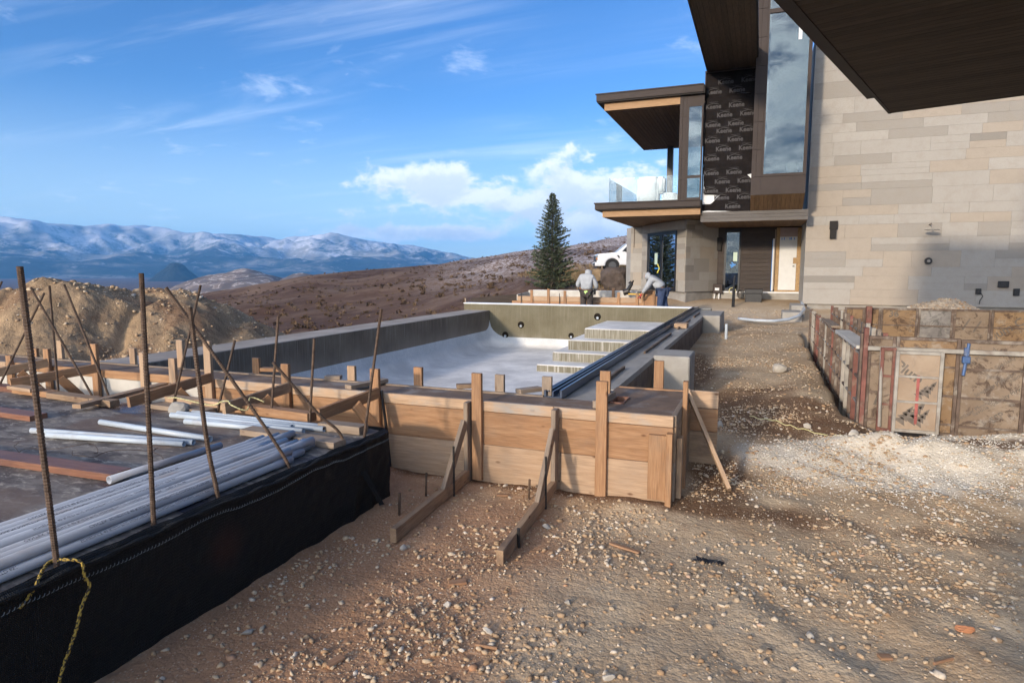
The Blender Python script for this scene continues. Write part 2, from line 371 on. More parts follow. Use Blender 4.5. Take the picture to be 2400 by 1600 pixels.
def axis(lo, hi, step, far, g):
    a = list(np.arange(lo, hi+1e-6, step)); s = step
    l, q = [], lo
    while q > -far: s *= g; q -= s; l.append(q)
    s = step; h_, q = [], hi
    while q < far: s *= g; q += s; h_.append(q)
    return np.array(l[::-1]+a+h_)
gx = axis(-9.9, 4.6, .062, 9000, 1.07); gy = axis(1.0, 19.6, .062, 9000, 1.065)
GX, GY = np.meshgrid(gx, gy); GZ = ground_h(GX, GY)
def blob(cx, cy, rx, ry, n=.5, s=.6, seed=1): return np.clip(1.25*np.exp(-(((GX-cx)/rx)**2+((GY-cy)/ry)**2)) + n*fbm(GX, GY, s, 3, seed)-.12, 0, 1)
white = np.maximum.reduce([blob(1.1, 6.45, 1.15, .75, .35, .5, 3), blob(2.35, 7.3, .7, .75, .15, .5, 4), blob(2.6, 5.6, .9, .7, .3, .5, 6)*.6, blob(-.4, 23, 4.5, 4.2, .25, .9, 26)*.42])
dark = np.maximum.reduce([blob(.75, 7.7, 1.15, .42, .5, .5, 12), blob(.1, 8.3, .8, 1.3, .5, .5, 17)*.9, blob(-.25, 5.6, .4, .8, .4, .5, 13)*.8, blob(-1.7, 4.9, 3.4, .26, .5, .4, 14)*.75, blob(-1.0, 10.5, .45, 2.6, .4, .6, 15)*.75, blob(1.9, 7.1, .8, .25, .4, .3, 16)*.8])  # second blob paints the box form's cast shadow in with damp path soil
red = np.clip(np.maximum(1.15*np.exp(-(((GX+1.9)/1.05)**2+((GY-2.6)/2.1)**2)), .55*sstep(-1.0, -2.3, GX)*sstep(9, 4, GY)) + .35*fbm(GX, GY, .8, 3, 19), 0, 1)
red = red*(GX > -3.2)*(GY < 6.5)
dist = np.hypot(GX, GY); hill = sstep(22, 34, dist)*np.clip(sstep(-12, -9.5, -GX*0-12+0*GY)+1, 0, 1)
hill = np.maximum(hill, sstep(-8.9, -9.6, GX)*sstep(4.4, 6, GY))
snow = sstep(-32, -20, np.degrees(np.arctan2(GX, GY)))*sstep(26, 60, dist)
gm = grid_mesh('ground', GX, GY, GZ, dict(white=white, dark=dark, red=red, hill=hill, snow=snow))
m, t, b = material('dirt_and_gravel')
P = t.nodes.new('ShaderNodeNewGeometry').outputs['Position']
def at_(n): a = t.nodes.new('ShaderNodeAttribute'); a.attribute_name = n; return a.outputs['Fac']
big = noise(t, P, .9, 5, .6, .3); mid = noise(t, P, 5.5, 6, .65, .2); fin = noise(t, P, 38, 5, .7)
vo = t.nodes.new('ShaderNodeTexVoronoi'); vo.inputs['Scale'].default_value = 62; t.links.new(P, vo.inputs['Vector'])
vo2 = t.nodes.new('ShaderNodeTexVoronoi'); vo2.inputs['Scale'].default_value = 24; t.links.new(P, vo2.inputs['Vector'])
c = mixc(t, smooth(t, big, .35, .65), (.455, .315, .185), (.56, .43, .28))
c = mixc(t, mth(t, 'MULTIPLY', smooth(t, mid, .52, .72), .55), c, (.30, .185, .105))
c = mixc(t, mth(t, 'MULTIPLY', smooth(t, at_('red'), .15, .8), .8), c, (.37, .19, .10))
c = mixc(t, mth(t, 'MULTIPLY', smooth(t, at_('white'), .2, .7), .9), c, (.74, .66, .53))
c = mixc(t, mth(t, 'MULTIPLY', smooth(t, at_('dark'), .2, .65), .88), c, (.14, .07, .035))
# pale chips and dark crumbs, one per cell
cell = t.nodes.new('ShaderNodeSeparateColor'); t.links.new(vo.outputs['Color'], cell.inputs[0])
chip = mth(t, 'MULTIPLY', smooth(t, vo.outputs['Distance'], .42, .25), smooth(t, cell.outputs[0], .55, .7))
c = mixc(t, mth(t, 'MULTIPLY', chip, .45), c, (.64, .53, .39))
c = mixc(t, mth(t, 'MULTIPLY', smooth(t, fin, .5, .75), .3), c, (.25, .155, .085))
# the open hillside beyond
hb = noise(t, P, .055, 5, .62, .5); hm = noise(t, P, .42, 6, .68, .3); hf = noise(t, P, 3.0, 5, .7)
h = mixc(t, smooth(t, hb, .38, .62), (.095, .052, .034), (.205, .13, .085))
h = mixc(t, mth(t, 'MULTIPLY', smooth(t, hm, .5, .68), .5), h, (.25, .17, .115))
h = mixc(t, mth(t, 'MULTIPLY', smooth(t, hf, .52, .7), .5), h, (.06, .036, .026))
sn = mth(t, 'MULTIPLY', smooth(t, mth(t, 'ADD', hf, mth(t, 'MULTIPLY', hb, .25)), .60, .74), at_('snow'))
h = mixc(t, mth(t, 'MULTIPLY', sn, .85), h, (.72, .66, .64))
c = mixc(t, at_('hill'), c, h)
t.links.new(c, b.inputs['Base Color']); b.inputs['Roughness'].default_value = .95; b.inputs['Specular IOR Level'].default_value = .15
hgt = mth(t, 'ADD', mth(t, 'MULTIPLY', fin, .5), mth(t, 'ADD', mth(t, 'MULTIPLY', mth(t, 'SUBTRACT', 1, vo.outputs['Distance']), .35), mth(t, 'MULTIPLY', mth(t, 'SUBTRACT', 1, vo2.outputs['Distance']), .6)))
bump(t, b, hgt, .75, .012); M['ground'] = m
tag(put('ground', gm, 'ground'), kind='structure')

# ---- heap of spoil beside the pool
def heap(name, cx, cy, R_, hfun, n, label, mat):
    rr = np.linspace(0, 1, n)**.9*R_; th = np.linspace(0, 2*np.pi, n*3)
    RR, TH = np.meshgrid(rr, th); X = cx+RR*np.cos(TH); Y = cy+RR*np.sin(TH); Z = hfun(X, Y)
    o = put(name, grid_mesh(name, X, Y, Z), mat); return tag(o, label, 'heap')
def pile_h(x, y):
    # flat topped spoil heap with wheel-rutted ramp
    dx_, dy_ = x+17.3, y-12.7; a = R(-35); uu = dx_*math.cos(a)-dy_*math.sin(a); vv = dx_*math.sin(a)+dy_*math.cos(a)
    q = np.sqrt((uu/5.6)**2+(vv/4.8)**2) + .10*fbm(x, y, 2.2, 3, 51)
    z = 2.4*np.clip((1.14-q)/.80, 0, 1)
    z = z + .35*np.exp(-(((uu+1.4)/1.6)**2+((vv+1.2)/1.2)**2)) - .45*np.exp(-(((uu-1.2)/.9)**2+((vv+1.9)/2.2)**2))
    z = z + sstep(1.2, .9, q)*(.12*fbm(x, y, 1.3, 5, 52, .62)+.07*fbm(x, y, .30, 4, 53, .65)-.16*np.maximum(0, np.sin(uu*2.1+fbm(x, y, 2, 2, 57)*2))**6+.04*np.sin(uu*9)*np.exp(-((vv+2.6)/.8)**2))
    return np.maximum(ground_h(x, y)-.06, -1.15+z*(q < 1.25)-.2*(q >= 1.15))
M['spoil'] = plain('dry_spoil', (.385, .265, .155), .95, 0, .32, 1.1, 0, world=True, dirt=(.24, .145, .085), dirt_amt=.95, spec=.15)
t = M['spoil'].node_tree; b = t.nodes['Principled BSDF']
Pw = t.nodes.new('ShaderNodeNewGeometry').outputs['Position']
bump(t, b, mth(t, 'ADD', noise(t, Pw, 9, 6, .7), mth(t, 'MULTIPLY', noise(t, Pw, 34, 4, .7), .5)), .9, .06)
heap('spoil_heap', -17.3, 12.7, 7.2, pile_h, 150, 'big tan heap of dug spoil with wheel ruts beside the pool', 'spoil')
def mound_h(x, y):
    z = .42*np.exp(-(((x-4.05)/.85)**2+((y-20.0)/.9)**2)) + .50*np.exp(-(((x-5.0)/.75)**2+((y-20.3)/.9)**2))
    return ground_h(x, y)-.05 + z*1.25*(1+.12*fbm(x, y, .5, 4, 61)) + .06
M['gravel_tan'] = plain('tan_gravel', (.50, .41, .30), .95, 0, .35, 14, 0, world=True, dirt=(.2, .15, .1), dirt_amt=.6, spec=.15)
t = M['gravel_tan'].node_tree; bump(t, t.nodes['Principled BSDF'], noise(t, t.nodes.new('ShaderNodeNewGeometry').outputs['Position'], 24, 5, .7), .9, .04)
heap('gravel_heap', 4.5, 20.1, 2.5, mound_h, 60, 'double peaked heap of tan gravel below the stone wall', 'gravel_tan')

# ---- far hills, mountains
def sheet_polar(name, az0, az1, na, d0, d1, nd, hf, attr=None):
    A = np.radians(np.linspace(az0, az1, na)); Dd = np.linspace(0, 1, nd)**1.25*(d1-d0)+d0
    AA, DD = np.meshgrid(A, Dd); X = DD*np.sin(AA); Y = DD*np.cos(AA); Z = hf(X, Y, np.degrees(AA), DD)
    return grid_mesh(name, X, Y, Z)
RX = np.array([-100, -80, -66, -60, -57.5, -55.5, -53, -50.5, -48, -44.5, -41, -39.5, -37, -34.5, -31, -28.8, -25, -22, -18, -5, 15, 40])
RPX = np.array([80, 95, 88, 92, 85, 78, 82, 83, 69, 70, 60, 66, 77, 64, 52, 40, 24, 14, 14, 30, 40, 40.])   # ridge height in 1/1489 rad
def mount_h(x, y, az, d):
    ridge = np.interp(az, RX, RPX)/1489*9000
    tt = np.clip((d-5200)/3800, 0, 1.6)
    prof = np.where(tt < 1, tt**1.15, np.maximum(1-.9*(tt-1), 0))
    rid = 1-np.abs(fbm(x, y, 1500, 5, 71, .5))*1.9
    rid2 = 1-np.abs(fbm(x*1.0+300, y, 620, 4, 73, .5))*2.0
    base = -70+(ridge+70)*prof
    amp = np.clip(prof*1.5, 0, 1)
    z = base + amp*38*fbm(x, y, 190, 3, 79) + amp*(rid-.55)*290*(1-.45*np.clip(prof, 0, 1)**4) + amp*(rid2-.5)*120
    crest = np.exp(-((d-9000)/500)**2)*.0
    z = z*(1-.0*crest)
    # keep the crest line where the ridge table puts it
    lim = 1.8 + ridge*d/9000 + 40*fbm(x, y, 700, 3, 77) + 30*fbm(x, y, 210, 3, 78)
    z = np.where(z > lim, lim+(z-lim)*.2, z)
    return z
m, t, b = material('mountain_forest_and_snow')
P = t.nodes.new('ShaderNodeNewGeometry'); Pp = P.outputs['Position']
sx = t.nodes.new('ShaderNodeSeparateXYZ'); t.links.new(Pp, sx.inputs[0])
nb = noise(t, mapping(t, Pp, (1, 1, 1.6)), .0011, 6, .62, .4); nf = noise(t, mapping(t, Pp, (1, 1, 1.3)), .0062, 7, .72, .3); nx = noise(t, Pp, .03, 5, .7)
c = mixc(t, smooth(t, nb, .46, .6), (.042, .048, .04), (.32, .295, .255))
c = mixc(t, mth(t, 'MULTIPLY', smooth(t, nf, .48, .58), .85), c, (.028, .034, .028))
alt = mth(t, 'DIVIDE', sx.outputs[2], 540)
sn = mth(t, 'ADD', mth(t, 'MULTIPLY', alt, .40), mth(t, 'MULTIPLY', nf, .9))
sn = mth(t, 'ADD', sn, mth(t, 'MULTIPLY', nx, .28))
sn = mth(t, 'MULTIPLY', smooth(t, sn, .66, .86), smooth(t, nb, .26, .55))
c = mixc(t, mth(t, 'MULTIPLY', sn, .92), c, (.74, .73, .74))
t.links.new(c, b.inputs['Base Color']); b.inputs['Roughness'].default_value = .95; b.inputs['Specular IOR Level'].default_value = .1
M['mountain'] = m
tag(put('mountains', sheet_polar('mountains', -105, 45, 760, 4600, 11500, 150, mount_h), 'mountain'), kind='structure')
def hill_mesh(name, azc, dc, wid, dep, hpk, base, seed, nn=90):
    aa = np.linspace(-1.25, 1.25, nn); U, V = np.meshgrid(aa, aa); ca = R(azc)
    X0, Y0 = dc*math.sin(ca), dc*math.cos(ca)
    X = X0+U*wid*math.cos(ca)+V*dep*math.sin(ca); Y = Y0-U*wid*math.sin(ca)+V*dep*math.cos(ca)
    q = np.sqrt(U*U+V*V); z = base+(hpk-base)*(.55*np.clip(1-q, 0, 1)+.45*np.clip(np.cos(np.clip(q, 0, 1)*np.pi)*.5+.5, 0, 1))
    z = z+(hpk-base)*.24*fbm(X, Y, wid*.4, 4, seed)*np.clip(1.1-q, 0, 1)*sstep(0, .25, q)
    return grid_mesh(name, X, Y, np.where(q > 1.02, base-4, z))
m, t, b = material('bare_hill_with_tracks')
Pp = t.nodes.new('ShaderNodeNewGeometry').outputs['Position']
n1_ = noise(t, mapping(t, Pp, (1, 1, 4)), .02, 6, .6, 1.2); n2_ = noise(t, Pp, .1, 5, .7)
c = mixc(t, smooth(t, n1_, .4, .6), (.13, .10, .085), (.24, .18, .135))
c = mixc(t, mth(t, 'MULTIPLY', smooth(t, mth(t, 'ABSOLUTE', mth(t, 'SUBTRACT', n1_, .56)), .016, .004), .8), c, (.68, .62, .58))
c = mixc(t, mth(t, 'MULTIPLY', smooth(t, n2_, .6, .75), .4), c, (.07, .06, .05))
t.links.new(c, b.inputs['Base Color']); b.inputs['Roughness'].default_value = .95; M['hill'] = m
tag(put('conical_hill', hill_mesh('conical_hill', -44.0, 1300, 205, 230, 3.5, -58, 5), 'hill'), kind='structure')
tag(put('low_hill', hill_mesh('low_hill', -39.5, 1250, 130, 180, -5, -56, 8), 'hill'), kind='structure')
M['dark_forest'] = plain('far_dark_forest', (.03, .035, .03), .95, 0, .4, .02, 0, world=True, spec=.1)
tag(put('wooded_hill', hill_mesh('wooded_hill', -49, 3900, 150, 260, 34, -66, 11), 'dark_forest'), kind='structure')

# ---- the air: pale even haze
m = bpy.data.materials.new('haze_air'); m.use_nodes = True; t = m.node_tree; t.nodes.clear()
o_ = t.nodes.new('ShaderNodeOutputMaterial'); pvn = t.nodes.new('ShaderNodeVolumePrincipled')
pvn.inputs['Color'].default_value = (.15, .50, 1, 1); pvn.inputs['Density'].default_value = .0001; pvn.inputs['Anisotropy'].default_value = 0
t.links.new(pvn.outputs[0], o_.inputs['Volume']); M['haze'] = m
hz = MB().box(-12500, 12500, -9500, 12500, -90, 615).build('haze', 'haze'); tag(hz, kind='stuff')
# ================================================================== POOL SHELL
def pool_mat(name, base, base2, z0, z1, coat=(.88, .855, .80), streak=.5, top=True, riser=False):
    """bare gunite below a sprayed white coat: coat lies on everything facing up and creeps up the walls with a ragged edge"""
    m, t, b = material(name); g = t.nodes.new('ShaderNodeNewGeometry'); P = g.outputs['Position']
    s = t.nodes.new('ShaderNodeSeparateXYZ'); t.links.new(P, s.inputs[0]); n = t.nodes.new('ShaderNodeSeparateXYZ'); t.links.new(g.outputs['Normal'], n.inputs[0])
    c = mixc(t, smooth(t, noise(t, P, 1.4, 6, .62), .3, .7), base, base2)
    c = mixc(t, mth(t, 'MULTIPLY', smooth(t, noise(t, P, 26, 4, .7), .56, .76), .35), c, [x*.5 for x in base])
    drip = noise(t, mapping(t, P, (30, 30, .7)), 1.6, 5, .62)
    c = mixc(t, mth(t, 'MULTIPLY', smooth(t, drip, .46, .74), streak), c, coat)
    rag = mth(t, 'ADD', s.outputs[2], mth(t, 'ADD', mth(t, 'MULTIPLY', mth(t, 'SUBTRACT', noise(t, mapping(t, P, (1.6, .55, .1)), 1.1, 4, .6), .5), .95), mth(t, 'MULTIPLY', mth(t, 'SUBTRACT', drip, .5), .35)))
    low = smooth(t, rag, z1, z0)
    c = mixc(t, mth(t, 'MULTIPLY', low, .55), c, [.4*a+.6*q for a, q in zip(base2, coat)])
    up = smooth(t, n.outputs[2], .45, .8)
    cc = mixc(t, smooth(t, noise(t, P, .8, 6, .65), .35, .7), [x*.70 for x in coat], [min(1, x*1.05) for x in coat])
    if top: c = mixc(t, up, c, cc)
    t.links.new(c, b.inputs['Base Color']); b.inputs['Roughness'].default_value = .8; b.inputs['Specular IOR Level'].default_value = .25
    bump(t, b, mth(t, 'ADD', noise(t, P, 30, 5, .65), mth(t, 'MULTIPLY', drip, .8)), .4, .01); return m
M['pool_left'] = pool_mat('dark_brown_gunite', (.115, .09, .066), (.165, .135, .10), -.30, .25, coat=(.44, .375, .31), streak=.40)  # dark brown base with streaks, lighter towards the bottom
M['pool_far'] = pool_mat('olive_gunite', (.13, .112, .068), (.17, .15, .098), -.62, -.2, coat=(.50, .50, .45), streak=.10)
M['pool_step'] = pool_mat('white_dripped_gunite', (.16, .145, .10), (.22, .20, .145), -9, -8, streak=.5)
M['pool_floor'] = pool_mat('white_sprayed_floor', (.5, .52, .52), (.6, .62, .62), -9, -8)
M['gunite_outer'] = plain('raw_gunite_outside', (.15, .105, .075), .95, 0, .35, 5, .5, .02, world=True, dirt=(.25, .21, .17), dirt_amt=.5)
pool = thing('swimming_pool', (-4.8, 12, -.6), 'rectangular unfinished concrete pool shell with white sprayed floor and steps', 'pool')
MB().box(-8.8, -8.0, 5.26, 18.6, -1.1, .49, .012).build('left_wall', 'pool_left', pool)
MB().box(-8.9, -1.25, 18.6, 18.9, -1.1, .685, .01).build('far_wall', 'pool_far', pool)
M['frost'] = plain('white_slurry_cap', (.80, .83, .86), .7, 0, .08, 3, .1, world=True)
MB().box(-8.92, -1.62, 18.585, 18.92, .686, .716, .006).build('wall_cap', 'frost', pool)
mb = MB()
ys = np.linspace(5.3, 18.6, 120); xs = np.linspace(-1.72, -1.25, 7)
X, Y = np.meshgrid(xs, ys); Z = .655+.012*fbm(X, Y, .35, 3, 4)+.006*fbm(X, Y, .1, 2, 5)-.02*sstep(.0, .5, fbm(X, Y, 1.0, 3, 6))
rw = put('right_wall', grid_mesh('right_wall', X, Y, Z, smooth_=False), 'concrete', pool)
mb = MB(); mb.box(-1.72, -1.25, 5.3, 18.6, -1.1, .60); mb.build('right_wall_body', 'gunite_outer', pool)
m2 = MB(); m2.box(-1.3, -1.249, 5.9, 18.6, .595, .66); m2.box(-1.719, -1.66, 5.3, 18.6, .595, .655); m2.build('wall_edge', 'concrete', pool)
fx = np.linspace(-8.02, -1.7, 90); fy = np.linspace(5.22, 18.62, 150); X, Y = np.meshgrid(fx, fy)
def cove(s, r_=.62): s = np.clip(s, 0, r_); return r_-np.sqrt(np.maximum(r_*r_-(r_-s)**2, 0))
Z = -.63 + cove(X+8.02)*.92 + cove(18.62-Y, .42)*.8 + .006*fbm(X, Y, .6, 3, 2)
put('floor', grid_mesh('floor', X, Y, Z), 'pool_floor', pool)
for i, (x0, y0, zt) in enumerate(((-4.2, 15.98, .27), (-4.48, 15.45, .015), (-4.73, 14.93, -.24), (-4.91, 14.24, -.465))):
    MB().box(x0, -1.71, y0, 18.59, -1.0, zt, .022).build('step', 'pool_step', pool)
M['recess_shade'] = plain('painted_recess_shade', (.02, .016, .012), .95, 0, .5, 20, .5, .02, spec=.05)  # near-black disc colour, paints in the shade of openings in the far wall
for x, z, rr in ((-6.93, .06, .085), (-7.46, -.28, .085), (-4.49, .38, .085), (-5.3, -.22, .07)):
    k = MB(); k.tube([(x, 18.592, z), (x, 18.602, z)], rr*1.25, 18); n_ = k.build('fitting', 'recess_shade', pool)
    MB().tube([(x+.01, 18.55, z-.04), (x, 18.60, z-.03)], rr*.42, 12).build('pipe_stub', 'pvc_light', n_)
MB().box(-1.25, -.79, 8.25, 8.95, -.3, .69, .015).build('pier', 'concrete', pool)
MB().box(-1.25, -.85, 15.88, 17.7, -.3, .69, .015).build('pier', 'concrete', pool)
for y0, y1 in ((6.1, 7.2), (8.6, 11.3), (12.3, 12.9), (13.2, 14.6), (15.5, 17)):
    k = MB(); k.box(-1.43, -1.405, y0, y1, .64, .69+.01*random.random()); k.build('ridge', 'gunite_outer', pool)
# cover track along the right wall
m, t, b = material('anodised_track'); b.inputs['Base Color'].default_value = (.09, .115, .17, 1); b.inputs['Metallic'].default_value = .75; b.inputs['Roughness'].default_value = .28; M['track'] = m
tr = thing('pool_cover_track', (-1.66, 12, .67), 'long dark metal cover track laid along the right pool wall', 'track')
MB().box(-1.74, -1.58, 5.27, 18.72, .668, .682).build('base_plate', 'track', tr)
for x0, x1, z1 in ((-1.745, -1.722, .735), (-1.672, -1.654, .728), (-1.60, -1.575, .745)): MB().box(x0, x1, 5.265, 18.73, .675, z1, .003).build('rail', 'track', tr)
MB().box(-1.722, -1.70, 5.28, 18.7, .722, .730).build('lip', 'track', tr)
tag(MB().box(-1.52, -1.28, 12.55, 12.9, .662, .75, .006).build('formwork_offcut', 'lumber_pale'), 'pale wooden offcut lying across the right pool wall', 'board')
MB
# ================================================================== FRONT BOX FORM
YF = 4.85
fw = thing('timber_formwork', (-3, 4.85, 0), 'long plank formwork box with upright posts across the near end of the pool', 'formwork')
def wall_boards(x0, x1, y, rows, mats, parent, th=.038, seg=(2.2, 3.4), stag=0):
    for ri, (z0, z1) in enumerate(rows):
        x = x0; k = 0
        while x < x1-.02:
            L = random.uniform(*seg); e = min(x+L, x1)
            if x1-e < .5: e = x1
            mm = mats[(ri+k) % len(mats)] if ri else mats[0]
            board('plank', (x, y, (z0+z1)/2), (e-.004, y, (z0+z1)/2), th, z1-z0-.004, mm, parent); x = e; k += 1
XE = -.57
# front face rows: narrow top strip over two wide planks
for a, bq, mm in ((-3.28, -1.52, 'lumber_splash'), (-1.515, XE, 'lumber_splash'), (-5.3, -3.285, 'lumber_splash'), (-8.4, -5.305, 'lumber'), (-11.5, -8.405, 'lumber_pale')): board('plank', (a, YF, .647), (bq, YF, .647), .038, .086, mm, fw)
for a, bq, mm in ((-3.28, -1.52, 'lumber'), (-1.515, XE, 'lumber'), (-5.3, -3.285, 'lumber')): board('plank', (a, YF+.001, .459), (bq, YF+.001, .459), .038, .282, mm, fw)
for a, bq, mm in ((-3.28, -2.26, 'lumber_pale'), (-2.255, -1.46, 'lumber_pale'), (-1.455, XE, 'lumber_pale'), (-5.3, -3.285, 'lumber')): board('plank', (a, YF-.001, .105), (bq, YF-.001, .105), .038, .42, mm, fw)
for a, bq in ((-6.7, -5.32), (-8.4, -6.72), (-11.5, -8.42)): board('facing_sheet', (a, YF+.002, .30), (bq, YF+.002, .30), .02, .60, 'plywood_white', fw)
# back face (pool side), right return, and the wing plank
board('plank', (-11, 5.275, .64), (-5.6, 5.275, .64), .038, .09, 'lumber_grey', fw); board('plank', (-5.6, 5.275, .64), (-1.75, 5.275, .64), .038, .09, 'lumber_grey', fw)
for z, h, mm in ((.647, .086, 'lumber_grey'), (.459, .282, 'lumber_muddy'), (.165, .30, 'lumber_grey')): board('plank', (XE-.0, YF+.02, z), (XE-.0, 5.95, z), .038, h, mm, fw)
for z, h, mm in ((.61, .155, 'lumber_pale'), (.42, .21, 'lumber'), (.16, .30, 'lumber_muddy')): board('plank', (-.56, 5.99, z), (-.31, 5.99, z), .038, h, mm, fw)
board('plank', (-1.22, 5.99, .63), (-.60, 5.99, .63), .038, .1, 'lumber', fw)
# posts: 89 mm faces, 38 mm deep
for x, zt, zb, mm in ((-2.186, .93, .01, 'lumber'), (-1.115, .93, .0, 'lumber'), (-3.19, .91, .05, 'lumber'), (-4.19, .90, .1, 'lumber'), (-5.16, 1.08, .1, 'lumber_pale'), (-5.65, .88, .1, 'lumber_pale'), (-6.07, .92, .1, 'lumber_pale'), (-6.81, .98, .05, 'lumber'), (-7.6, .89, .1, 'lumber'), (-8.28, .78, .1, 'lumber')):
    board('post', (x, YF-.041, zb), (x, YF-.041, zt), .089, .038, mm, fw, up=(0, 1, 0))
for x, zt, mm in ((-3.035, .86, 'lumber'), (-2.185, .84, 'lumber_grey'), (-1.73, .85, 'lumber_grey'), (-1.205, .93, 'lumber'), (-3.8, .83, 'lumber_pale'), (-5.02, .85, 'lumber'), (-6.11, 1.0, 'lumber_pale'), (-6.87, .87, 'lumber_pale'), (-8.14, .91, 'lumber_pale'), (-8.62, .79, 'lumber')):
    board('post', (x, 5.315, .3), (x, 5.315, zt), .089, .038, mm, fw, up=(0, 1, 0))
board('post', (-.855, 6.03, .1), (-.855, 6.03, .94), .089, .038, 'lumber', fw, up=(0, 1, 0))
board('post', (-.675, 4.81, .04), (-.675, 4.81, .545), .14, .038, 'lumber', fw, up=(0, 1, 0))
board('post', (-.585, 4.79, -.03), (-.585, 4.79, .57), .045, .075, 'lumber', fw, up=(0, 1, 0))
board('post', (-.53, 5.28, 0), (-.53, 5.28, .89), .038, .07, 'lumber', fw, up=(0, 1, 0))
board('post', (-.53, 4.98, .02), (-.53, 4.98, .5), .038, .089, 'lumber_muddy', fw, up=(0, 1, 0))
# short ties lying over the fresh concrete
for p0, p1, mm in (((-3.52, 4.86, .712), (-3.4, 5.3, .712), 'lumber_grey'), ((-4.9, 5.26, .74), (-4.62, 5.34, .74), 'lumber'), ((-2.62, 5.3, .705), (-2.42, 5.42, .705), 'lumber_muddy'), ((-2.0, 5.3, .70), (-1.86, 5.5, .70), 'lumber_grey'), ((-4.1, 5.29, .70), (-3.95, 5.34, .70), 'lumber_grey')):
    board('tie', p0, p1, .089, .038, mm, fw)
board('tie', (-1.2, 4.95, .71), (-1.16, 5.42, .71), .05, .06, 'lumber_grey', fw)
# the two raking braces in front: upright, diagonal and kicker
for x, yk, rot in ((-2.262, 3.47, .02), (-1.49, 3.42, .03)):
    br = thing('formwork_brace', (x, 4.2, 0), 'weathered raking brace with %s' % ('kicker, nearer the black fabric wall' if x < -2 else 'kicker pinned by a steel stake, nearer the box end'), 'brace', 'raking braces in front of the box form')
    board('upright', (x, YF-.067, .0), (x, YF-.067, .685), .038, .094, 'lumber_grey', br, up=(0, 1, 0))
    board('diagonal', (x+.012, 4.69, .53), (x+.03, 4.28, .075), .036, .089, 'lumber_grey', br)
    board('kicker', (x+.0, 4.76, .055), (x+.05+rot, yk, .05), .045, .098, 'lumber_muddy', br)
    MB().tube([(x+.045, 4.42, -.05), (x+.045, 4.42, .40)], .009, 8).build('stake_pin', 'steel_dark', br)
    if x > -2: MB().tube([(x+.095, 3.72, -.05), (x+.095, 3.70, .13)], .011, 8).build('stake_pin', 'steel_dark', br)
for x, y, h_, lb in ((-2.40, 3.88, .175, 'short steel stake beside the first kicker board'), (-2.42, 4.32, .19, 'short steel stake between fabric wall and box form'), (-1.62, 4.52, .17, 'short steel stake near the second brace foot')):
    tag(MB().tube([(x, y, -.08), (x+.008, y+.004, h_)], .0095, 8).build('steel_stake', 'rebar'), lb, 'stake')
tag(MB().tube([(-3.04, 4.80, -.04), (-3.07, 4.79, .36), (-3.115, 4.79, .72)], .013, 8).build('steel_stake', 'black'), 'tall black steel stake leaning on the form planks', 'stake')
rb = board('prop_board', (-.575, 5.88, .70), (-.165, 5.33, .005), .075, .034, 'lumber_pale', None, up=(.8, .5, .6)); tag(rb, 'pale slanting prop propped against the end of the box form', 'prop')
# fresh concrete in the form, with a square block-out
cm = MB()
def slab_top(x0, x1, y0, y1, nx, ny):
    X, Y = np.meshgrid(np.linspace(x0, x1, nx), np.linspace(y0, y1, ny)); Z = .672+.006*fbm(X, Y, .25, 3, 8)+.003*fbm(X, Y, .06, 2, 9)
    k = len(cm.V); cm.V += [tuple(v) for v in np.stack([X, Y, Z], -1).reshape(-1, 3)]
    cm.F += [(k+j*nx+i, k+j*nx+i+1, k+(j+1)*nx+i+1, k+(j+1)*nx+i) for j in range(ny-1) for i in range(nx-1)]
slab_top(-11, -1.24, 4.868, 5.258, 220, 12); slab_top(-1.24, -.588, 4.868, 5.22, 18, 10); slab_top(-1.24, -1.14, 5.22, 5.5, 4, 8); slab_top(-1.03, -.588, 5.22, 5.5, 12, 8); slab_top(-1.24, -.588, 5.5, 5.972, 18, 12)
cp = tag(cm.build('footing_concrete', 'concrete_new'), 'damp brown fresh concrete filling the plank form', 'concrete')
MB().box(-11, -1.24, 4.87, 5.255, 0, .655).box(-1.239, -.59, 4.87, 5.22, 0, .655).box(-1.239, -.59, 5.5, 5.97, 0, .655).build('body', 'concrete_new', cp)
bo = thing('block_out_frame', (-1.08, 5.36, .6), 'small square wooden block-out set in the fresh concrete', 'form')
for a, bb in (((-1.14, 5.23), (-1.14, 5.49)), ((-1.03, 5.23), (-1.03, 5.49)), ((-1.14, 5.49), (-1.03, 5.49)), ((-1.14, 5.23), (-1.03, 5.23))): board('side', (*a, .64), (*bb, .64), .012, .09, 'lumber_red', bo)
# ================================================================== SLAB IN BLACK FABRIC
m, t, b = material('stained_slab'); P = t.nodes.new('ShaderNodeNewGeometry').outputs['Position']
c = mixc(t, smooth(t, noise(t, mapping(t, P, (1, 2.2, 1), rot=(0, 0, .3)), 2.2, 7, .66, .4), .38, .62), (.085, .068, .060), (.24, .205, .17))
c = mixc(t, mth(t, 'MULTIPLY', smooth(t, noise(t, mapping(t, P, (2.2, 5, 1)), 4, 7, .72, .5), .52, .64), .85), c, (.42, .37, .30))
c = mixc(t, mth(t, 'MULTIPLY', smooth(t, noise(t, P, 1.05, 4, .55), .55, .66), .8), c, (.16, .105, .075))
wet = smooth(t, noise(t, mapping(t, P, (.9, 1.6, 1), (4.6, .1, 0)), .75, 3, .5), .60, .68)
c = mixc(t, mth(t, 'MULTIPLY', wet, .85), c, (.035, .035, .05))
t.links.new(c, b.inputs['Base Color']); rr = mth(t, 'SUBTRACT', .85, mth(t, 'MULTIPLY', wet, .72)); t.links.new(rr, b.inputs['Roughness'])
bump(t, b, noise(t, P, 45, 5, .7), .5, .006); M['slab'] = m
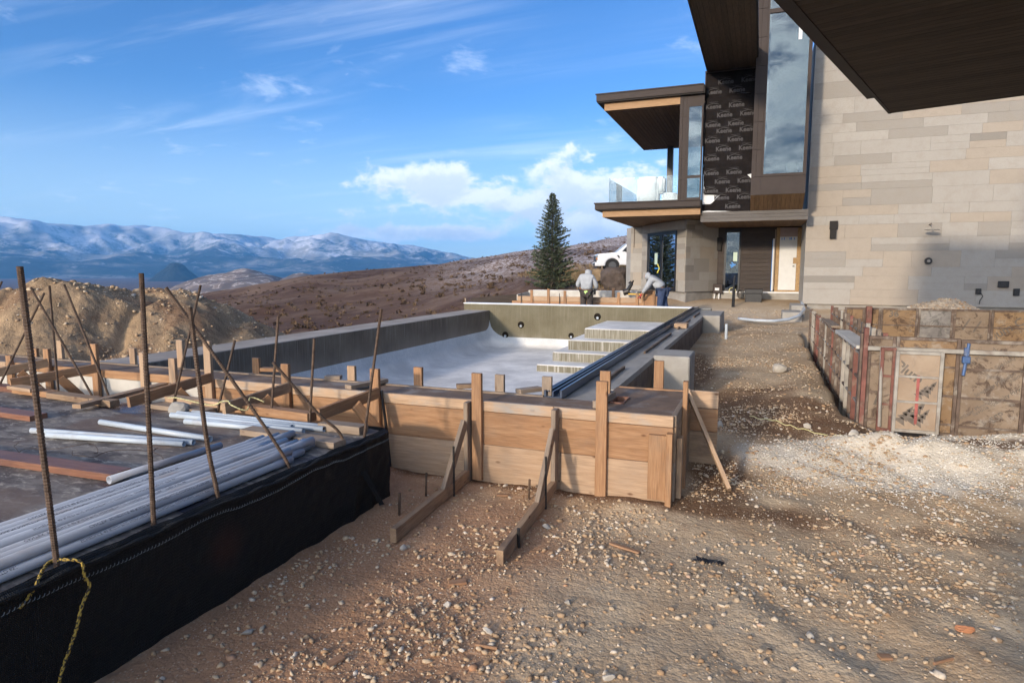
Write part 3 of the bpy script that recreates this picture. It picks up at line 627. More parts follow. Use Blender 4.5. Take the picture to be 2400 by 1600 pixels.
X, Y = np.meshgrid(np.linspace(-16, -2.70, 230), np.linspace(-3, 4.17, 130)); Z = .548+.006*fbm(X, Y, .5, 3, 12)+.004*fbm(X, Y, .09, 2, 13)-.01*sstep(.12, 0, -2.7-X)
sb = put('footing_slab', grid_mesh('footing_slab', X, Y, Z), 'slab'); tag(sb, 'grey stained concrete slab wrapped in black fabric along its edge', 'slab')
MB().box(-16, -2.702, -3, 4.168, -.3, .535).build('body', 'concrete', sb)
m, t, b = material('black_silt_fabric'); P = t.nodes.new('ShaderNodeNewGeometry').outputs['Position']
w1 = t.nodes.new('ShaderNodeTexWave'); w1.inputs['Scale'].default_value = 42; w1.bands_direction = 'Y'; t.links.new(P, w1.inputs['Vector'])
w2 = t.nodes.new('ShaderNodeTexWave'); w2.inputs['Scale'].default_value = 42; w2.bands_direction = 'Z'; t.links.new(P, w2.inputs['Vector'])
wv = mth(t, 'MULTIPLY', w1.outputs['Fac'], w2.outputs['Fac'])
vd = t.nodes.new('ShaderNodeTexVoronoi'); vd.inputs['Scale'].default_value = 60; vd.inputs['Randomness'].default_value = .25; t.links.new(P, vd.inputs['Vector'])
c = mixc(t, wv, (.004, .0045, .0045), (.016, .018, .0175))
c = mixc(t, mth(t, 'MULTIPLY', smooth(t, noise(t, P, 3.4, 5, .7), .62, .74), .30), c, (.07, .055, .045))
sc_ = t.nodes.new('ShaderNodeVectorMath'); sc_.operation = 'DISTANCE'; sc_.inputs[1].default_value = (-2.65, 2.55, .28); t.links.new(mapping(t, P, (1, 1, 1)), sc_.inputs[0])
c = mixc(t, mth(t, 'MULTIPLY', smooth(t, sc_.outputs['Value'], .17, .03), .25), c, (.12, .03, .015))
t.links.new(c, b.inputs['Base Color']); b.inputs['Roughness'].default_value = .62; b.inputs['Specular IOR Level'].default_value = .35; bump(t, b, mth(t, 'ADD', wv, mth(t, 'MULTIPLY', vd.outputs['Distance'], 1.6)), .9, .006); M['black_fabric'] = m
# sheet: down the right side of the slab and round its far corner
ny, nz = 330, 34
ys = np.linspace(-1.2, 4.2, ny); pts = [(-2.685, y) for y in ys] + [(-2.70-.012*k, 4.205) for k in range(1, 26)]
S = np.arange(len(pts)); Vv = np.linspace(0, 1, nz); SS, VV = np.meshgrid(S, Vv)
px = np.array([p[0] for p in pts])[SS]; py = np.array([p[1] for p in pts])[SS]
tops = .548-.012*np.abs(fbm(py*1.0, py*0, .35, 3, 4))*2-.004*np.sin(py*7)+.0
zz = -.06+(tops+.06)*VV
fold = .018*fbm(py, zz*.6, .28, 4, 44)+.012*fbm(py, zz, .09, 3, 45)+.028*np.exp(-((py-3.72-.12*(VV-.5))/.05)**2)*(1-VV)+.02*np.exp(-((py-3.95+.1*VV)/.05)**2)
side = (SS < ny)
ox = np.where(side, .012+np.maximum(fold, -.008), 0); oy = np.where(side, 0, .012+np.maximum(fold, -.008))
# folded hem lies over the rim
hem = VV > .985
X = px+ox; Y = py+oy; Z = zz
X = np.where(hem, X-.035, X); Z = np.where(hem, .556, Z)
fab = put('silt_fabric', grid_mesh('silt_fabric', X, Y, Z), 'black_fabric'); tag(fab, 'black woven silt fabric hung down the side of the slab', 'fabric')
M['thread'] = plain('pale_stitch_thread', (.20, .215, .215), .7, 0, .3, 40, 0)
st = MB()
for y in np.arange(-1.1, 4.16, .019):
    z = .485-.006*math.sin(y*7)-.02*fbm(y, 0, .3, 3, 4)+.008*fbm(y, 1, .12, 2, 9); x = -2.652+.014*float(fbm(y, .3, .28, 3, 44))
    st.tube([(x, y, z-.005), (x+.008, y+.004, z+.001), (x, y+.012, z+.007)], .0018, 4, False)
st.build('hem_stitching', 'thread', fab)
hemc = MB(); hemc.tube([(-2.66+.01*math.sin(y*5), y, .535-.004*math.sin(y*7)+.004*math.sin(y*23)) for y in np.arange(-1.15, 4.19, .05)], [.013+.005*math.sin(i*1.7) for i in range(len(np.arange(-1.15, 4.19, .05)))], 8); hemc.build('rolled_hem', 'black_fabric', fab, True)
fl = MB(); 
for k in range(6): fl.add([(-2.655+.02*k/6, 3.78+.035*k, .33-.05*k), (-2.64+.02*k/6, 3.83+.03*k, .33-.05*k), (-2.60+.02*k/6, 3.80+.03*(k+1), .33-.05*(k+1)), (-2.62+.02*k/6, 3.76+.03*(k+1), .33-.05*(k+1))], [(0, 1, 2, 3)])
fl.build('torn_flap', 'black_fabric', fab)

# ---- rebar dowels
def rebar(pts, label, rad=.0085):
    # resample and rib
    P = [Vector(p) for p in pts]; L = [0]
    for a, q in zip(P, P[1:]): L.append(L[-1]+(q-a).length)
    n = int(L[-1]/.0062); Q = []; rads = []
    for i in range(n+1):
        s = L[-1]*i/n; k = max(j for j in range(len(L)) if L[j] <= s+1e-9); k = min(k, len(P)-2); tt = (s-L[k])/(L[k+1]-L[k])
        p0 = P[max(k-1, 0)]; p1 = P[k]; p2 = P[k+1]; p3 = P[min(k+2, len(P)-1)]
        Q.append(.5*((2*p1)+(p2-p0)*tt+(2*p0-5*p1+4*p2-p3)*tt*tt+(3*p1-p0-3*p2+p3)*tt**3)); rads.append(rad*(1.13 if i % 2 else .93))
    o = MB().tube(Q, rads, 8).build('rebar_dowel', 'rebar'); tag(o, label, 'rebar', 'rebar dowels round the slab edge')
RB = [
 ([(-2.72, 1.69, .40), (-2.72, 1.69, .55), (-2.76, 1.67, 1.81)], 'thickest straight rebar dowel, rising beside the yellow rope'),
 ([(-2.73, 2.16, .40), (-2.73, 2.16, .55), (-2.715, 2.17, 1.78)], 'upright rebar dowel beyond the yellow rope, between pipes and fabric'),
 ([(-2.73, 2.56, .40), (-2.73, 2.56, .55), (-2.76, 2.53, .9), (-2.79, 2.50, 1.60)], 'slightly bowed rebar dowel at the middle of the pipe bundle'),
 ([(-2.73, 3.13, .42), (-2.73, 3.13, .55), (-2.79, 3.08, .72), (-2.92, 2.99, 1.0), (-3.26, 2.76, 1.69)], 'long leaning rebar bent back over the pipe bundle'),
 ([(-2.73, 3.70, .42), (-2.73, 3.70, .55), (-2.76, 3.67, .66), (-2.86, 3.58, .80), (-3.07, 3.40, 1.17)], 'short hooked rebar bent sharply near the slab corner'),
 ([(-3.36, 4.11, .45), (-3.36, 4.11, .55), (-3.30, 4.13, 1.25)], 'thin rebar dowel behind the loose pale pipes, near the corner'),
 ([(-3.80, 4.16, .45), (-3.8, 4.16, .55), (-3.73, 4.22, 1.41)], 'rebar dowel standing just past the knotted yellow cord'),
 ([(-4.39, 4.16, .45), (-4.39, 4.16, .55), (-4.26, 4.27, 1.18)], 'short tilted rebar dowel with yellow cord at its foot'),
 ([(-4.92, 4.16, .45), (-4.92, 4.16, .55), (-4.72, 4.36, 1.655)], 'tall tilted rebar dowel by the concrete lump'),
 ([(-5.72, 4.16, .45), (-5.72, 4.16, .55), (-6.08, 4.05, 1.655)], 'rebar dowel leaning left over the flat brace board'),
 ([(-5.85, 4.1, .45), (-5.85, 4.1, .55), (-6.25, 3.86, 1.63)], 'rebar dowel crossing a neighbour beside the spoil heap'),
 ([(-6.39, 4.12, .45), (-6.39, 4.12, .55), (-6.395, 4.12, 1.64)], 'straight upright rebar dowel next to the crossed pair'),
 ([(-7.35, 4.13, .45), (-7.35, 4.13, .55), (-6.95, 4.42, 1.55)], 'rebar dowel leaning right into the crossed group'),
 ([(-8.0, 4.1, .45), (-8.0, 4.1, .55), (-7.93, 4.6, 1.66)], 'lone rebar dowel far along the slab edge'),
 ([(-2.74, 3.97, .42), (-2.74, 3.97, .55), (-2.65, 4.10, 1.50)], 'upright rebar dowel right at the slab corner'),
]
for i, (p, l) in enumerate(RB): rebar(p, l, .0118 if i < 3 else .0102)

# ---- pipes
def pipe(p0, p1, rad, mat, label, grp, bell=True, txt=None, roll=0, seed=0):
    p0, p1 = Vector(p0), Vector(p1); L = (p1-p0).length; n = 20; m_ = MB()
    def ring(x, rr): return [(x, rr*math.cos(2*math.pi*j/n), rr*math.sin(2*math.pi*j/n)) for j in range(n)]
    prof = [(0, rad*.82), (0, rad), (L-.16, rad), (L-.14, rad*1.14), (L, rad*1.14), (L, rad*.98), (L-.12, rad*.98)] if bell else [(.10, rad*.82), (0, rad*.82), (0, rad), (L, rad), (L, rad*.82), (L-.15, rad*.82)]
    if bell: prof = [(.1, rad*.82)] + prof
    V = []; [V.extend(ring(x, q)) for x, q in prof]; Fc = []
    for i in range(len(prof)-1): Fc += [(i*n+j, (i+1)*n+j, (i+1)*n+(j+1) % n, i*n+(j+1) % n) for j in range(n)]
    Fc.append(tuple(range(n))); Fc.append(tuple((len(prof)-1)*n+j for j in range(n)))
    M4 = frame(p0, p1); M4.translation = p0
    me = mesh('pipe', V, Fc); me.polygons.foreach_set('use_smooth', [len(q.vertices) == 4 for q in me.polygons])
    o = put('conduit_pipe', me, mat, None, M4); tag(o, label, 'pipe', grp)
    if txt:
        TV, TF = txt; ww = max(v[0] for v in TV)-min(v[0] for v in TV); V2 = []; F2 = []; x = .12+.3*random.random()
        while x+ww < L-.2:
            k = len(V2)
            for vx, vy, _ in TV:
                a = roll+vy/(rad); V2.append((x+ww/2+vx, (rad+.0006)*math.cos(a), (rad+.0006)*math.sin(a)))
            F2 += [tuple(i+k for i in q) for q in TF]; x += ww+.25+.15*random.random()
        if V2: put('printed_marking', mesh('print', V2, F2), 'ink', o, M4)['kind'] = 'stuff'
    return o
TX1 = text_mesh('CANTEX  SCHEDULE 40 RIGID PVC NONMETALLIC CONDUIT INTERTEK LISTED 3107144', .021)
TX2 = text_mesh('SCHEDULE 40 RIGID PVC NONMETALLIC CONDUIT  CONFORMS TO UL STD 651', .021)
bundle = [(-2.785-.049*k, .573, 3.22+.42*((k*7) % 5)/5+(.12 if k > 3 else 0), .0235, (1, 1, 0, 1, 0)[k % 5]) for k in range(11)] + [(-2.81-.05*k-(.05 if k > 2 else 0), .614, 3.24+.38*((k*3) % 4)/4+(.1 if k > 2 else 0), .0235, (1, 0, 1)[k % 3]) for k in range(8)]
for i, (x, z, y1, rd, tx) in enumerate(bundle):
    pipe((x-.008*random.random(), -1.4+.05*i, z), (x+.006*random.random()-.01, y1, z), rd, 'pvc', 'grey plastic conduit pipe with belled end in the long bundle on the slab', 'bundled conduit pipes', True, (TX1 if i % 2 else TX2) if tx else None, roll=R(108+30*random.random()))
pipe((-3.50, 2.50, .574), (-3.47, 3.30, .574), .024, 'pvc', 'single short grey pipe lying apart beside the bundle', None, False)
pipe((-4.92, 3.48, .572), (-3.68, 3.41, .572), .0225, 'pvc_light', 'pale pipe lying alone, slanting across the slab', None, False)
pipe((-5.15, 3.10, .572), (-3.72, 3.30, .572), .0215, 'pvc_light', 'longer pale pipe of the touching pair near the puddle', None, False)
pipe((-4.90, 3.055, .572), (-3.75, 3.245, .572), .0215, 'pvc_light', 'shorter pale pipe of the touching pair near the puddle', None, False)
for k, (a, q) in enumerate((((-4.60, 3.87), (-3.36, 3.90)), ((-4.60, 3.935), (-3.09, 3.945)), ((-4.50, 4.0), (-3.1, 4.0)), ((-4.22, 3.80), (-3.2, 3.84)), ((-4.3, 3.745), (-3.5, 3.79)))):
    pipe((*a, .572), (*q, .572), .0225, 'pvc_light', 'pale conduit pipe in the loose row along the far slab edge', 'loose pale pipes by the slab edge', False, TX1 if k in (0, 3) else None, roll=R(100))

# ---- lumber on the slab and the braces reaching across to the form
lum = [((-6.4, 2.50, .572), (-3.53, 2.60, .572), .14, .045, 'lumber_red', 'long wet reddish plank lying beside the puddle on the slab'),
       ((-7.4, 3.44, .572), (-5.56, 3.41, .572), .14, .045, 'lumber_red', 'reddish plank end lying left of the pale pipes'),
       ((-3.62, 3.70, .572), (-2.72, 3.64, .572), .13, .045, 'lumber_grey', 'muddy grey plank lying across the end of the pipe bundle'),
       ((-3.16, 4.02, .58), (-2.78, 4.02, .58), .12, .06, 'lumber_grey', 'short thick plank by the slab corner'),
       ((-4.2, 4.22, .60), (-3.36, 4.14, .60), .10, .075, 'lumber', 'orange plank set on edge along the far slab edge'),
       ((-5.05, 4.24, .60), (-4.22, 4.22, .60), .10, .075, 'lumber_pale', 'bright yellow plank on the far slab edge under the cord'),
       ((-5.1, 4.12, .57), (-4.4, 4.1, .57), .14, .04, 'lumber_grey', 'flat grey plank under the bright plank'),
       ((-7.0, 4.12, .58), (-6.42, 4.09, .58), .12, .055, 'lumber', 'short plank on the slab edge by the crossed rebar'),
       ((-7.9, 4.14, .58), (-7.02, 4.13, .58), .12, .055, 'lumber_red', 'reddish plank continuing along the slab edge'),
       ((-6.40, 4.07, .58), (-5.75, 4.03, .58), .12, .055, 'lumber_muddy', 'muddy plank at the foot of the leaning rebar'),
       ((-6.95, 4.05, .625), (-6.55, 4.02, .625), .12, .035, 'lumber_pale', 'pale offcut lying on the edge planks'),
       ((-5.72, 4.0, .585), (-5.42, 3.98, .585), .09, .06, 'lumber_muddy', 'charred block of wood on the slab edge')]
for p0, p1, w_, h_, mm, lb in lum: tag(board('loose_plank', p0, p1, w_, h_, mm), lb, 'plank')
brs = [((-3.24, 4.07, .645), (-3.13, 4.76, .705), 'timber brace from the slab to the post nearest the slab corner'), ((-4.14, 3.99, .64), (-4.11, 4.76, .69), 'timber brace with the knotted yellow cord tied round it'),
       ((-5.14, 3.90, .635), (-5.09, 4.76, .72), 'timber brace rising over the bright yellow plank'), ((-5.55, 3.72, .60), (-5.72, 4.76, .61), 'low flat timber brace lying toward the white form panel'),
       ((-6.96, 4.03, .66), (-6.74, 4.76, .72), 'timber brace to the tallest wide post'), ((-7.75, 4.2, .66), (-7.52, 4.76, .74), 'last timber brace on the far side of the crossed rebar')]
for i, (p0, p1, lb) in enumerate(brs):
    bt = thing('form_brace', p0, lb, 'brace'); flat = (i == 3)
    board('rail', p0, p1, .089 if flat else .038, .038 if flat else .095, 'lumber_muddy' if i % 2 else 'lumber', bt)
    if not flat:
        c_ = (Vector(p0)+Vector(p1))/2; board('cross_piece', (c_.x+.045, c_.y+.02, .66), (c_.x+.16, c_.y+.22, .36), .038, .089, 'lumber', bt)
def rope(pts, rad, mat, label, cat='rope', strands=2, pitch=.06):
    P = [Vector(p) for p in pts]; Q = []
    for k in range(len(P)-1):
        p0 = P[max(k-1, 0)]; p1 = P[k]; p2 = P[k+1]; p3 = P[min(k+2, len(P)-1)]; n = max(3, int((p2-p1).length/.012))
        for i in range(n): tt = i/n; Q.append(.5*((2*p1)+(p2-p0)*tt+(2*p0-5*p1+4*p2-p3)*tt*tt+(3*p1-p0-3*p2+p3)*tt**3))
    Q.append(P[-1]); m_ = MB(); L = 0; off = [[] for _ in range(strands)]
    for i, p in enumerate(Q):
        tn = (Q[min(i+1, len(Q)-1)]-Q[max(i-1, 0)]).normalized(); a = tn.orthogonal().normalized(); bb = tn.cross(a)
        if i: L += (p-Q[i-1]).length
        for s in range(strands):
            th = 2*math.pi*(L/pitch+s/strands); off[s].append(p+(a*math.cos(th)+bb*math.sin(th))*rad*.55)
    for s in range(strands): m_.tube(off[s], rad*.7, 6)
    return tag(m_.build('rope' if cat == 'rope' else cat, mat, None, True), label, cat)
m, t, b = material('yellow_black_rope'); v = objvec(t); c = mixc(t, smooth(t, noise(t, v, 85, 2, .5), .50, .60), (.46, .31, .055), (.03, .025, .02)); t.links.new(c, b.inputs['Base Color']); b.inputs['Roughness'].default_value = .7; M['rope'] = m
M['cord'] = plain('pale_yellow_cord', (.60, .55, .27), .6, 0, .2, 30, 0)
rope([(-2.66, 1.50, .475), (-2.66, 1.56, .53), (-2.70, 1.62, .57), (-2.74, 1.68, .575), (-2.68, 1.70, .585), (-2.635, 1.735, .565), (-2.63, 1.74, .50), (-2.625, 1.755, .45), (-2.63, 1.72, .38), (-2.625, 1.68, .28), (-2.63, 1.62, .15), (-2.62, 1.58, .03), (-2.5, 1.53, .02)], .0065, 'rope', 'yellow and black twisted rope looped round rebar and hanging down the fabric')
rope([(-4.95, 4.14, .64), (-4.8, 4.12, .655), (-4.45, 4.14, .615), (-4.30, 4.12, .66), (-4.12, 4.02, .70), (-4.05, 3.99, .675), (-3.95, 4.05, .63), (-4.05, 4.2, .70), (-3.95, 4.25, .66)], .005, 'cord', 'thin pale yellow cord knotted round a brace on the slab edge', 'cord')
cl = MB(); bm = bmesh.new(); bmesh.ops.create_icosphere(bm, subdivisions=2, radius=.07)
for v in bm.verts: v.co = Vector((v.co.x*1.3-4.68, v.co.y*.9+4.02, v.co.z*.9+.59))*1.0+Vector((.02*math.sin(v.co.x*40), .015*math.sin(v.co.z*55), 0))
cl.bm(bm); tag(cl.build('concrete_lump', 'concrete'), 'lump of broken grey concrete on the slab by tall rebar', 'rubble')
# ================================================================== STEEL-FRAMED FORM PANELS
def ply(name, c1, c2, stain, amt=.6):
    m, t, b = material(name); v = objvec(t)
    c = mixc(t, smooth(t, noise(t, v, 2.2, 6, .65), .3, .7), c1, c2)
    c = mixc(t, mth(t, 'MULTIPLY', smooth(t, noise(t, objvec(t, (1, 1, 1)), 5.5, 6, .74, 1.2), .50, .62), amt), c, stain)
    c = mixc(t, mth(t, 'MULTIPLY', smooth(t, noise(t, v, 5, 6, .72), .52, .70), .6), c, (.36, .325, .275))
    t.links.new(c, b.inputs['Base Color']); b.inputs['Roughness'].default_value = .7; return m
M['ply_tan'] = ply('tan_form_ply', (.19, .135, .09), (.265, .20, .14), (.065, .038, .025), .9)
M['ply_orange'] = ply('orange_form_ply', (.215, .13, .065), (.29, .19, .10), (.075, .04, .022), .9)
M['ply_pale'] = ply('pale_new_ply', (.30, .215, .145), (.38, .29, .205), (.24, .185, .135), .5)
M['ply_grey'] = ply('slurry_grey_ply', (.16, .145, .135), (.32, .30, .275), (.06, .055, .05))
M['stencil'] = plain('grey_stencil_ink', (.135, .11, .088), .7, 0, .4, 14, 0)
M['stencil_red'] = plain('red_spray_paint', (.34, .09, .075), .6, 0, .3, 9, 0)
M['galv'] = plain('slurry_white_steel', (.33, .305, .265), .6, .1, .25, 7, .2, dirt=(.2, .15, .12), dirt_amt=.6)
def panel(x0, x1, y, z0, z1, face, label, grp, rot=None, ribs=(.33,), fm='rust', print_=None, frm=.035):
    """front face at y facing -Y; frame bars proud, ribs behind recessed 3 mm"""
    t_ = thing('steel_form_panel', ((x0+x1)/2, y, z0), label, 'form panel', grp)
    MB().box(x0+frm*.6, x1-frm*.6, y+.022, y+.036, z0+frm*.6, z1-frm*.6).build('plywood', face, t_)
    MB().box(x0, x0+frm, y, y+.05, z0, z1, .002).build('side_bar', fm, t_); MB().box(x1-frm, x1, y, y+.05, z0, z1, .002).build('side_bar', fm, t_)
    for z in (z0+frm/2, z1-frm/2): MB().box(x0+frm, x1-frm, y+.003, y+.05, z-frm/2, z+frm/2, .002).build('end_bar', fm, t_)
    z = z1-ribs[0]
    while z > z0+.12:
        MB().box(x0+frm, x1-frm, y+.006, y+.04, z-.012, z+.012).build('rib', fm, t_); z -= ribs[0]
    if print_:
        pm = MB()
        for txt, sz, cx, cz, ang, bold in print_:
            TV, TF = text_mesh(txt, sz, bold); ca, sa = math.cos(R(ang)), math.sin(R(ang)); k = len(pm.V); keep = []
            Vn = [(cx+a*ca-b_*sa, y+.0212, cz+a*sa+b_*ca) for a, b_, _ in TV]
            ins = [x0+frm < v[0] < x1-frm and z0+frm < v[2] < z1-frm for v in Vn]
            pm.V += Vn; pm.F += [tuple(i+k for i in q) for q in TF if all(ins[i] for i in q)]
        if pm.F: pm.build('stencil_print', 'stencil', t_)['kind'] = 'stuff'
    return t_
G = 'steel framed form panels round the trench'
sp = lambda cx, cz, s=.062: [('Specialty Plywood', s, cx+dx_, cz+dz_, 38, .001) for dx_, dz_ in ((-.15, .28), (.05, .02), (-.12, -.28), (.22, .34))] + [('Savona Specialty Plywood', s, cx+.12, cz-.14, 38, .001), ('SSP', s*1.6, cx+.1, cz-.35, 38, .003), ('savona', s, cx+.25, cz+.12, 38, .001)]
YP = 8.42
panel(1.215, 1.50, YP, -.12, 1.02, 'ply_tan', 'narrow tan panel next to the red corner post', G, print_=[('/ / /', .3, 1.35, .3, 0, .004)])
panel(1.503, 2.13, YP, -.1, 1.02, 'ply_orange', 'orange panel mostly hidden behind the pale leaning panel', G)
panel(2.133, 2.76, YP, -.14, 1.01, 'ply_tan', 'stained tan panel printed with specialty plywood lettering, under the blue clamp', G, print_=sp(2.43, .5))
panel(2.763, 3.39, YP, -.14, 1.01, 'ply_tan', 'stained tan panel with lettering, right of the blue clamp panel', G, print_=sp(3.05, .5))
panel(3.393, 4.0, YP, -.14, 1.0, 'ply_tan', 'tan panel at the far end of the front form row', G)
# leaning panels in front
a = panel(1.335, 1.49, YP-.10, -.08, .90, 'ply_tan', 'narrow red-ribbed panel leaning left of the pale panel', G, fm='red_paint')
b_ = panel(1.48, 1.945, YP-.16, -.06, .875, 'ply_pale', 'pale plywood panel with red spray streak and tree emblem', G, fm='galv', ribs=(.29,), print_=[('Plum', .16, 1.62, .63, -35, .004)])
s_ = MB()
for k in range(24): s_.tube([(1.715, YP-.139, .04+.023*k), (1.715, YP-.139, .075+.023*k)], .017*(.85+.15*math.sin(k*.9)**2), 5)
for i, v in enumerate(s_.V): s_.V[i] = (v[0], YP-.1405+(v[1]-(YP-.139))*.02, v[2])
s_.build('spray_streak', 'stencil_red', b_)
def fir(mb, cx, cz, s, y, lean=0):
    for k in range(4):
        z0 = cz+k*.24*s; w_ = (.34-.07*k)*s; mb.add([(cx+(q-cx)*.82+(zq-cz)*.57, y, cz+(zq-cz)*.82-(q-cx)*.57) for q, zq in ((cx-w_, z0), (cx+w_, z0), (cx, z0+.36*s))], [(0, 1, 2)])
e_ = MB()
for dx_, dz_, s in ((.0, .0, .16), (.075, .02, .19), (.14, -.01, .15)): fir(e_, 1.55+dx_*1.2, .05+dz_, s*1.4, YP-.1392-.0006*dx_, .004)
for dx_, dz_, s in ((.0, .0, .14), (.06, .02, .17)): fir(e_, 1.72+dx_, .36+dz_, s*1.1, YP-.1392-.0006*dx_, .004)
e_.build('fir_emblem', 'stencil', b_)['kind'] = 'stuff'
# walers, corner post, clamp
wl = tag(MB().box(1.2, 4.0, YP-.05, YP-.012, .855, .905, .006).build('waler_bar', 'galv'), 'long pale steel waler bar across the front form panels', 'bar')
cpz = thing('corner_post', (1.185, 8.42, -.1), 'faded red steel corner post of the trench forms', 'post')
MB().box(1.16, 1.21, 8.37, 8.46, -.12, 1.12, .004).build('post_bar', 'red_paint', cpz); MB().box(1.13, 1.158, 8.40, 8.46, -.1, 1.05, .003).build('flange', 'rust', cpz)
cl_ = thing('blue_clamp', (2.15, 8.36, .72), 'blue steel wedge clamp hooked over the waler bar', 'clamp')
MB().box(2.145, 2.195, YP-.085, YP-.05, .84, .93, .004).build('jaw', 'blue_paint', cl_); MB().box(2.13, 2.205, YP-.10, YP-.052, .76, .835, .004).build('body', 'blue_paint', cl_); MB().tube([(2.155, YP-.07, .62), (2.185, YP-.07, .98)], .017, 8).build('wedge', 'blue_paint', cl_)
tag(MB().tube([(1.36, YP-.13, -.02), (1.345, YP-.07, .86)], .018, 8).build('steel_prop', 'galv'), 'thin pale steel rod leaning on the front form row', 'rod')
# rear row
for i, (x0, x1, fc, lb, pr) in enumerate(((1.5, 1.83, 'ply_orange', 'orange rear panel at the corner of the trench', None), (1.833, 2.09, 'ply_orange', 'narrow orange rear panel beside the red upright', None), (2.093, 2.68, 'ply_orange', 'rusty orange rear panel with a faded number', [('36', .16, 2.3, .98, 0, .004)]), (2.683, 3.22, 'ply_grey', 'dark slurry-grey rear panel', None), (3.223, 3.78, 'ply_tan', 'tan rear panel with diagonal red stripes', [('/ / / /', .3, 3.5, .8, -12, .004)]), (3.783, 4.5, 'ply_orange', 'orange rear panel stencilled Plum Creek', [('Plum Creek', .2, 4.15, .85, 35, .004)]))):
    panel(x0, x1, 13.3, -.25, 1.09, fc, lb, G, print_=pr, ribs=(.31,))
tag(MB().box(1.84, 1.93, 13.18, 13.28, -.2, 1.12, .004).build('steel_upright', 'red_paint'), 'red steel upright standing before the rear panels', 'post')
# side wall of the trench: panels seen edge-on with vertical bars, two lines with a gap for the concrete
def side_line(x, y0, y1, z0, z1, label, n, mats, parent_label):
    L = (y1-y0)/n
    for k in range(n):
        ya, yb = y0+k*L, y0+(k+1)*L-.006; t_ = thing('steel_form_panel', (x, (ya+yb)/2, z0), label[k % len(label)], 'form panel', G)
        MB().box(x+.045, x+.06, ya+.02, yb-.02, z0+.02, z1-.02).build('plywood', mats[k % len(mats)], t_)
        for j, y in enumerate(np.linspace(ya, yb, 4)): MB().box(x-.006*(j % 2), x+.05, y-.0+(0 if j < 3 else -.03), y+.03+(0 if j < 3 else -.03), z0, z1+.015*((k+j) % 3), .002).build('upright_bar', ('rust', 'red_paint', 'rust', 'galv', 'rust')[(k*2+j) % 5], t_)
        for z in np.arange(z0+.05, z1, .3): MB().box(x+.008, x+.045, ya+.03, yb-.03, z-.012, z+.012).build('rib', 'galv' if (k+int(z*10)) % 2 else 'rust', t_)
SL = ['rust and white streaked side panel of the trench, next to the corner post', 'side panel of the trench with red bars, second from the corner post', 'side panel of the trench, third from the corner post', 'side panel of the trench, fourth from the corner post', 'side panel of the trench, fifth from the corner post', 'side panel of the trench, sixth from the corner post', 'side panel of the trench nearest the house wall']
side_line(1.13, 8.47, 16.6, -.45, .84, SL, 7, ['ply_grey', 'ply_tan', 'ply_orange', 'ply_grey'], '')
SL2 = ['inner trench panel behind the first side panel', 'inner trench panel behind the second side panel', 'inner trench panel behind the third side panel', 'inner trench panel near the rear row', 'inner trench panel nearest the house']
side_line(1.52, 8.9, 16.0, -.45, .96, SL2, 5, ['ply_tan', 'ply_grey'], '')
tag(board('cap_plank', (1.20, 8.50, .875), (1.18, 10.6, .875), .20, .04, 'plywood_white'), 'whitened plank capping the trench side near the corner post', 'plank')
tag(board('cap_plank', (1.17, 11.4, .872), (1.15, 13.0, .872), .14, .035, 'lumber_grey'), 'shorter whitened plank capping the trench side further along', 'plank')
# ================================================================== HOUSE
def stone_mat(name, c1, c2, c3):
    m, t, b = material(name); oi = t.nodes.new('ShaderNodeObjectInfo'); v = objvec(t)
    c = ramp(t, oi.outputs['Random'], [(0, c1), (.22, c2), (.38, c1), (.58, c3), (.74, [x*1.06 for x in c1]), (.86, c2), (.95, [x*.82 for x in c2])], 'CONSTANT')
    c = mixc(t, mth(t, 'MULTIPLY', smooth(t, noise(t, objvec(t, world=True), 3.2, 6, .68), .4, .75), .4), c, [x*.8 for x in c3])
    c = mixc(t, mth(t, 'MULTIPLY', smooth(t, noise(t, objvec(t, world=True), 34, 4, .7), .5, .75), .25), c, [x*.6 for x in c2])
    t.links.new(c, b.inputs['Base Color']); b.inputs['Roughness'].default_value = .85; b.inputs['Specular IOR Level'].default_value = .25
    bump(t, b, noise(t, objvec(t, world=True), 22, 6, .7), .35, .01); return m
M['stone'] = stone_mat('pale_limestone', (.365, .34, .30), (.305, .28, .243), (.365, .315, .255))
M['stone_grey'] = stone_mat('grey_limestone_return', (.36, .355, .34), (.335, .325, .31), (.37, .35, .325))
M['mortar'] = plain('mortar', (.29, .265, .23), .9, 0, .1, 6, .1)
M['siding'] = wood('brown_siding', (.055, .044, .038), (.08, .064, .055), knots=False, grain=20, rnd=.12)
M['siding_grey'] = wood('grey_siding', (.115, .104, .094), (.15, .135, .12), knots=False, grain=20, rnd=.1)
M['soffit'] = wood('soffit_wood', (.125, .075, .038), (.20, .125, .066), knots=False, grain=12, rnd=.14)
M['soffit_band'] = wood('cedar_band', (.34, .205, .105), (.42, .265, .145), knots=False, grain=12, rnd=.05)
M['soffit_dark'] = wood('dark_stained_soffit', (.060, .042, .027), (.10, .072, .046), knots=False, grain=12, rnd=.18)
M['glass'] = emit_free_glass('window_glass', .06, (.30, .36, .34), (.80, .92, 1))
M['glass_dark'] = emit_free_glass('door_glass', .06, (.30, .33, .33), (.85, .92, 1))
M['glass_clear'] = emit_free_glass('balustrade_glass', .03, (.93, .96, .96), (.95, 1, 1))
M['room'] = plain('dark_interior', (.055, .05, .042), .9, 0, .2, 1, 0)
M['foam'] = plain('white_insulation', (.72, .73, .73), .8, 0, .06, 5, .2)
M['wrap'] = plain('black_house_wrap', (.0145, .0118, .0113), .8, 0, .3, 3, .5, .02, world=True, spec=.08)
M['wrap_print'] = plain('grey_wrap_print', (.034, .030, .033), .6, 0, .2, 6, 0)
def cube_unit():
    mb = MB(); mb.box(-.5, .5, -.5, .5, -.5, .5); return mb
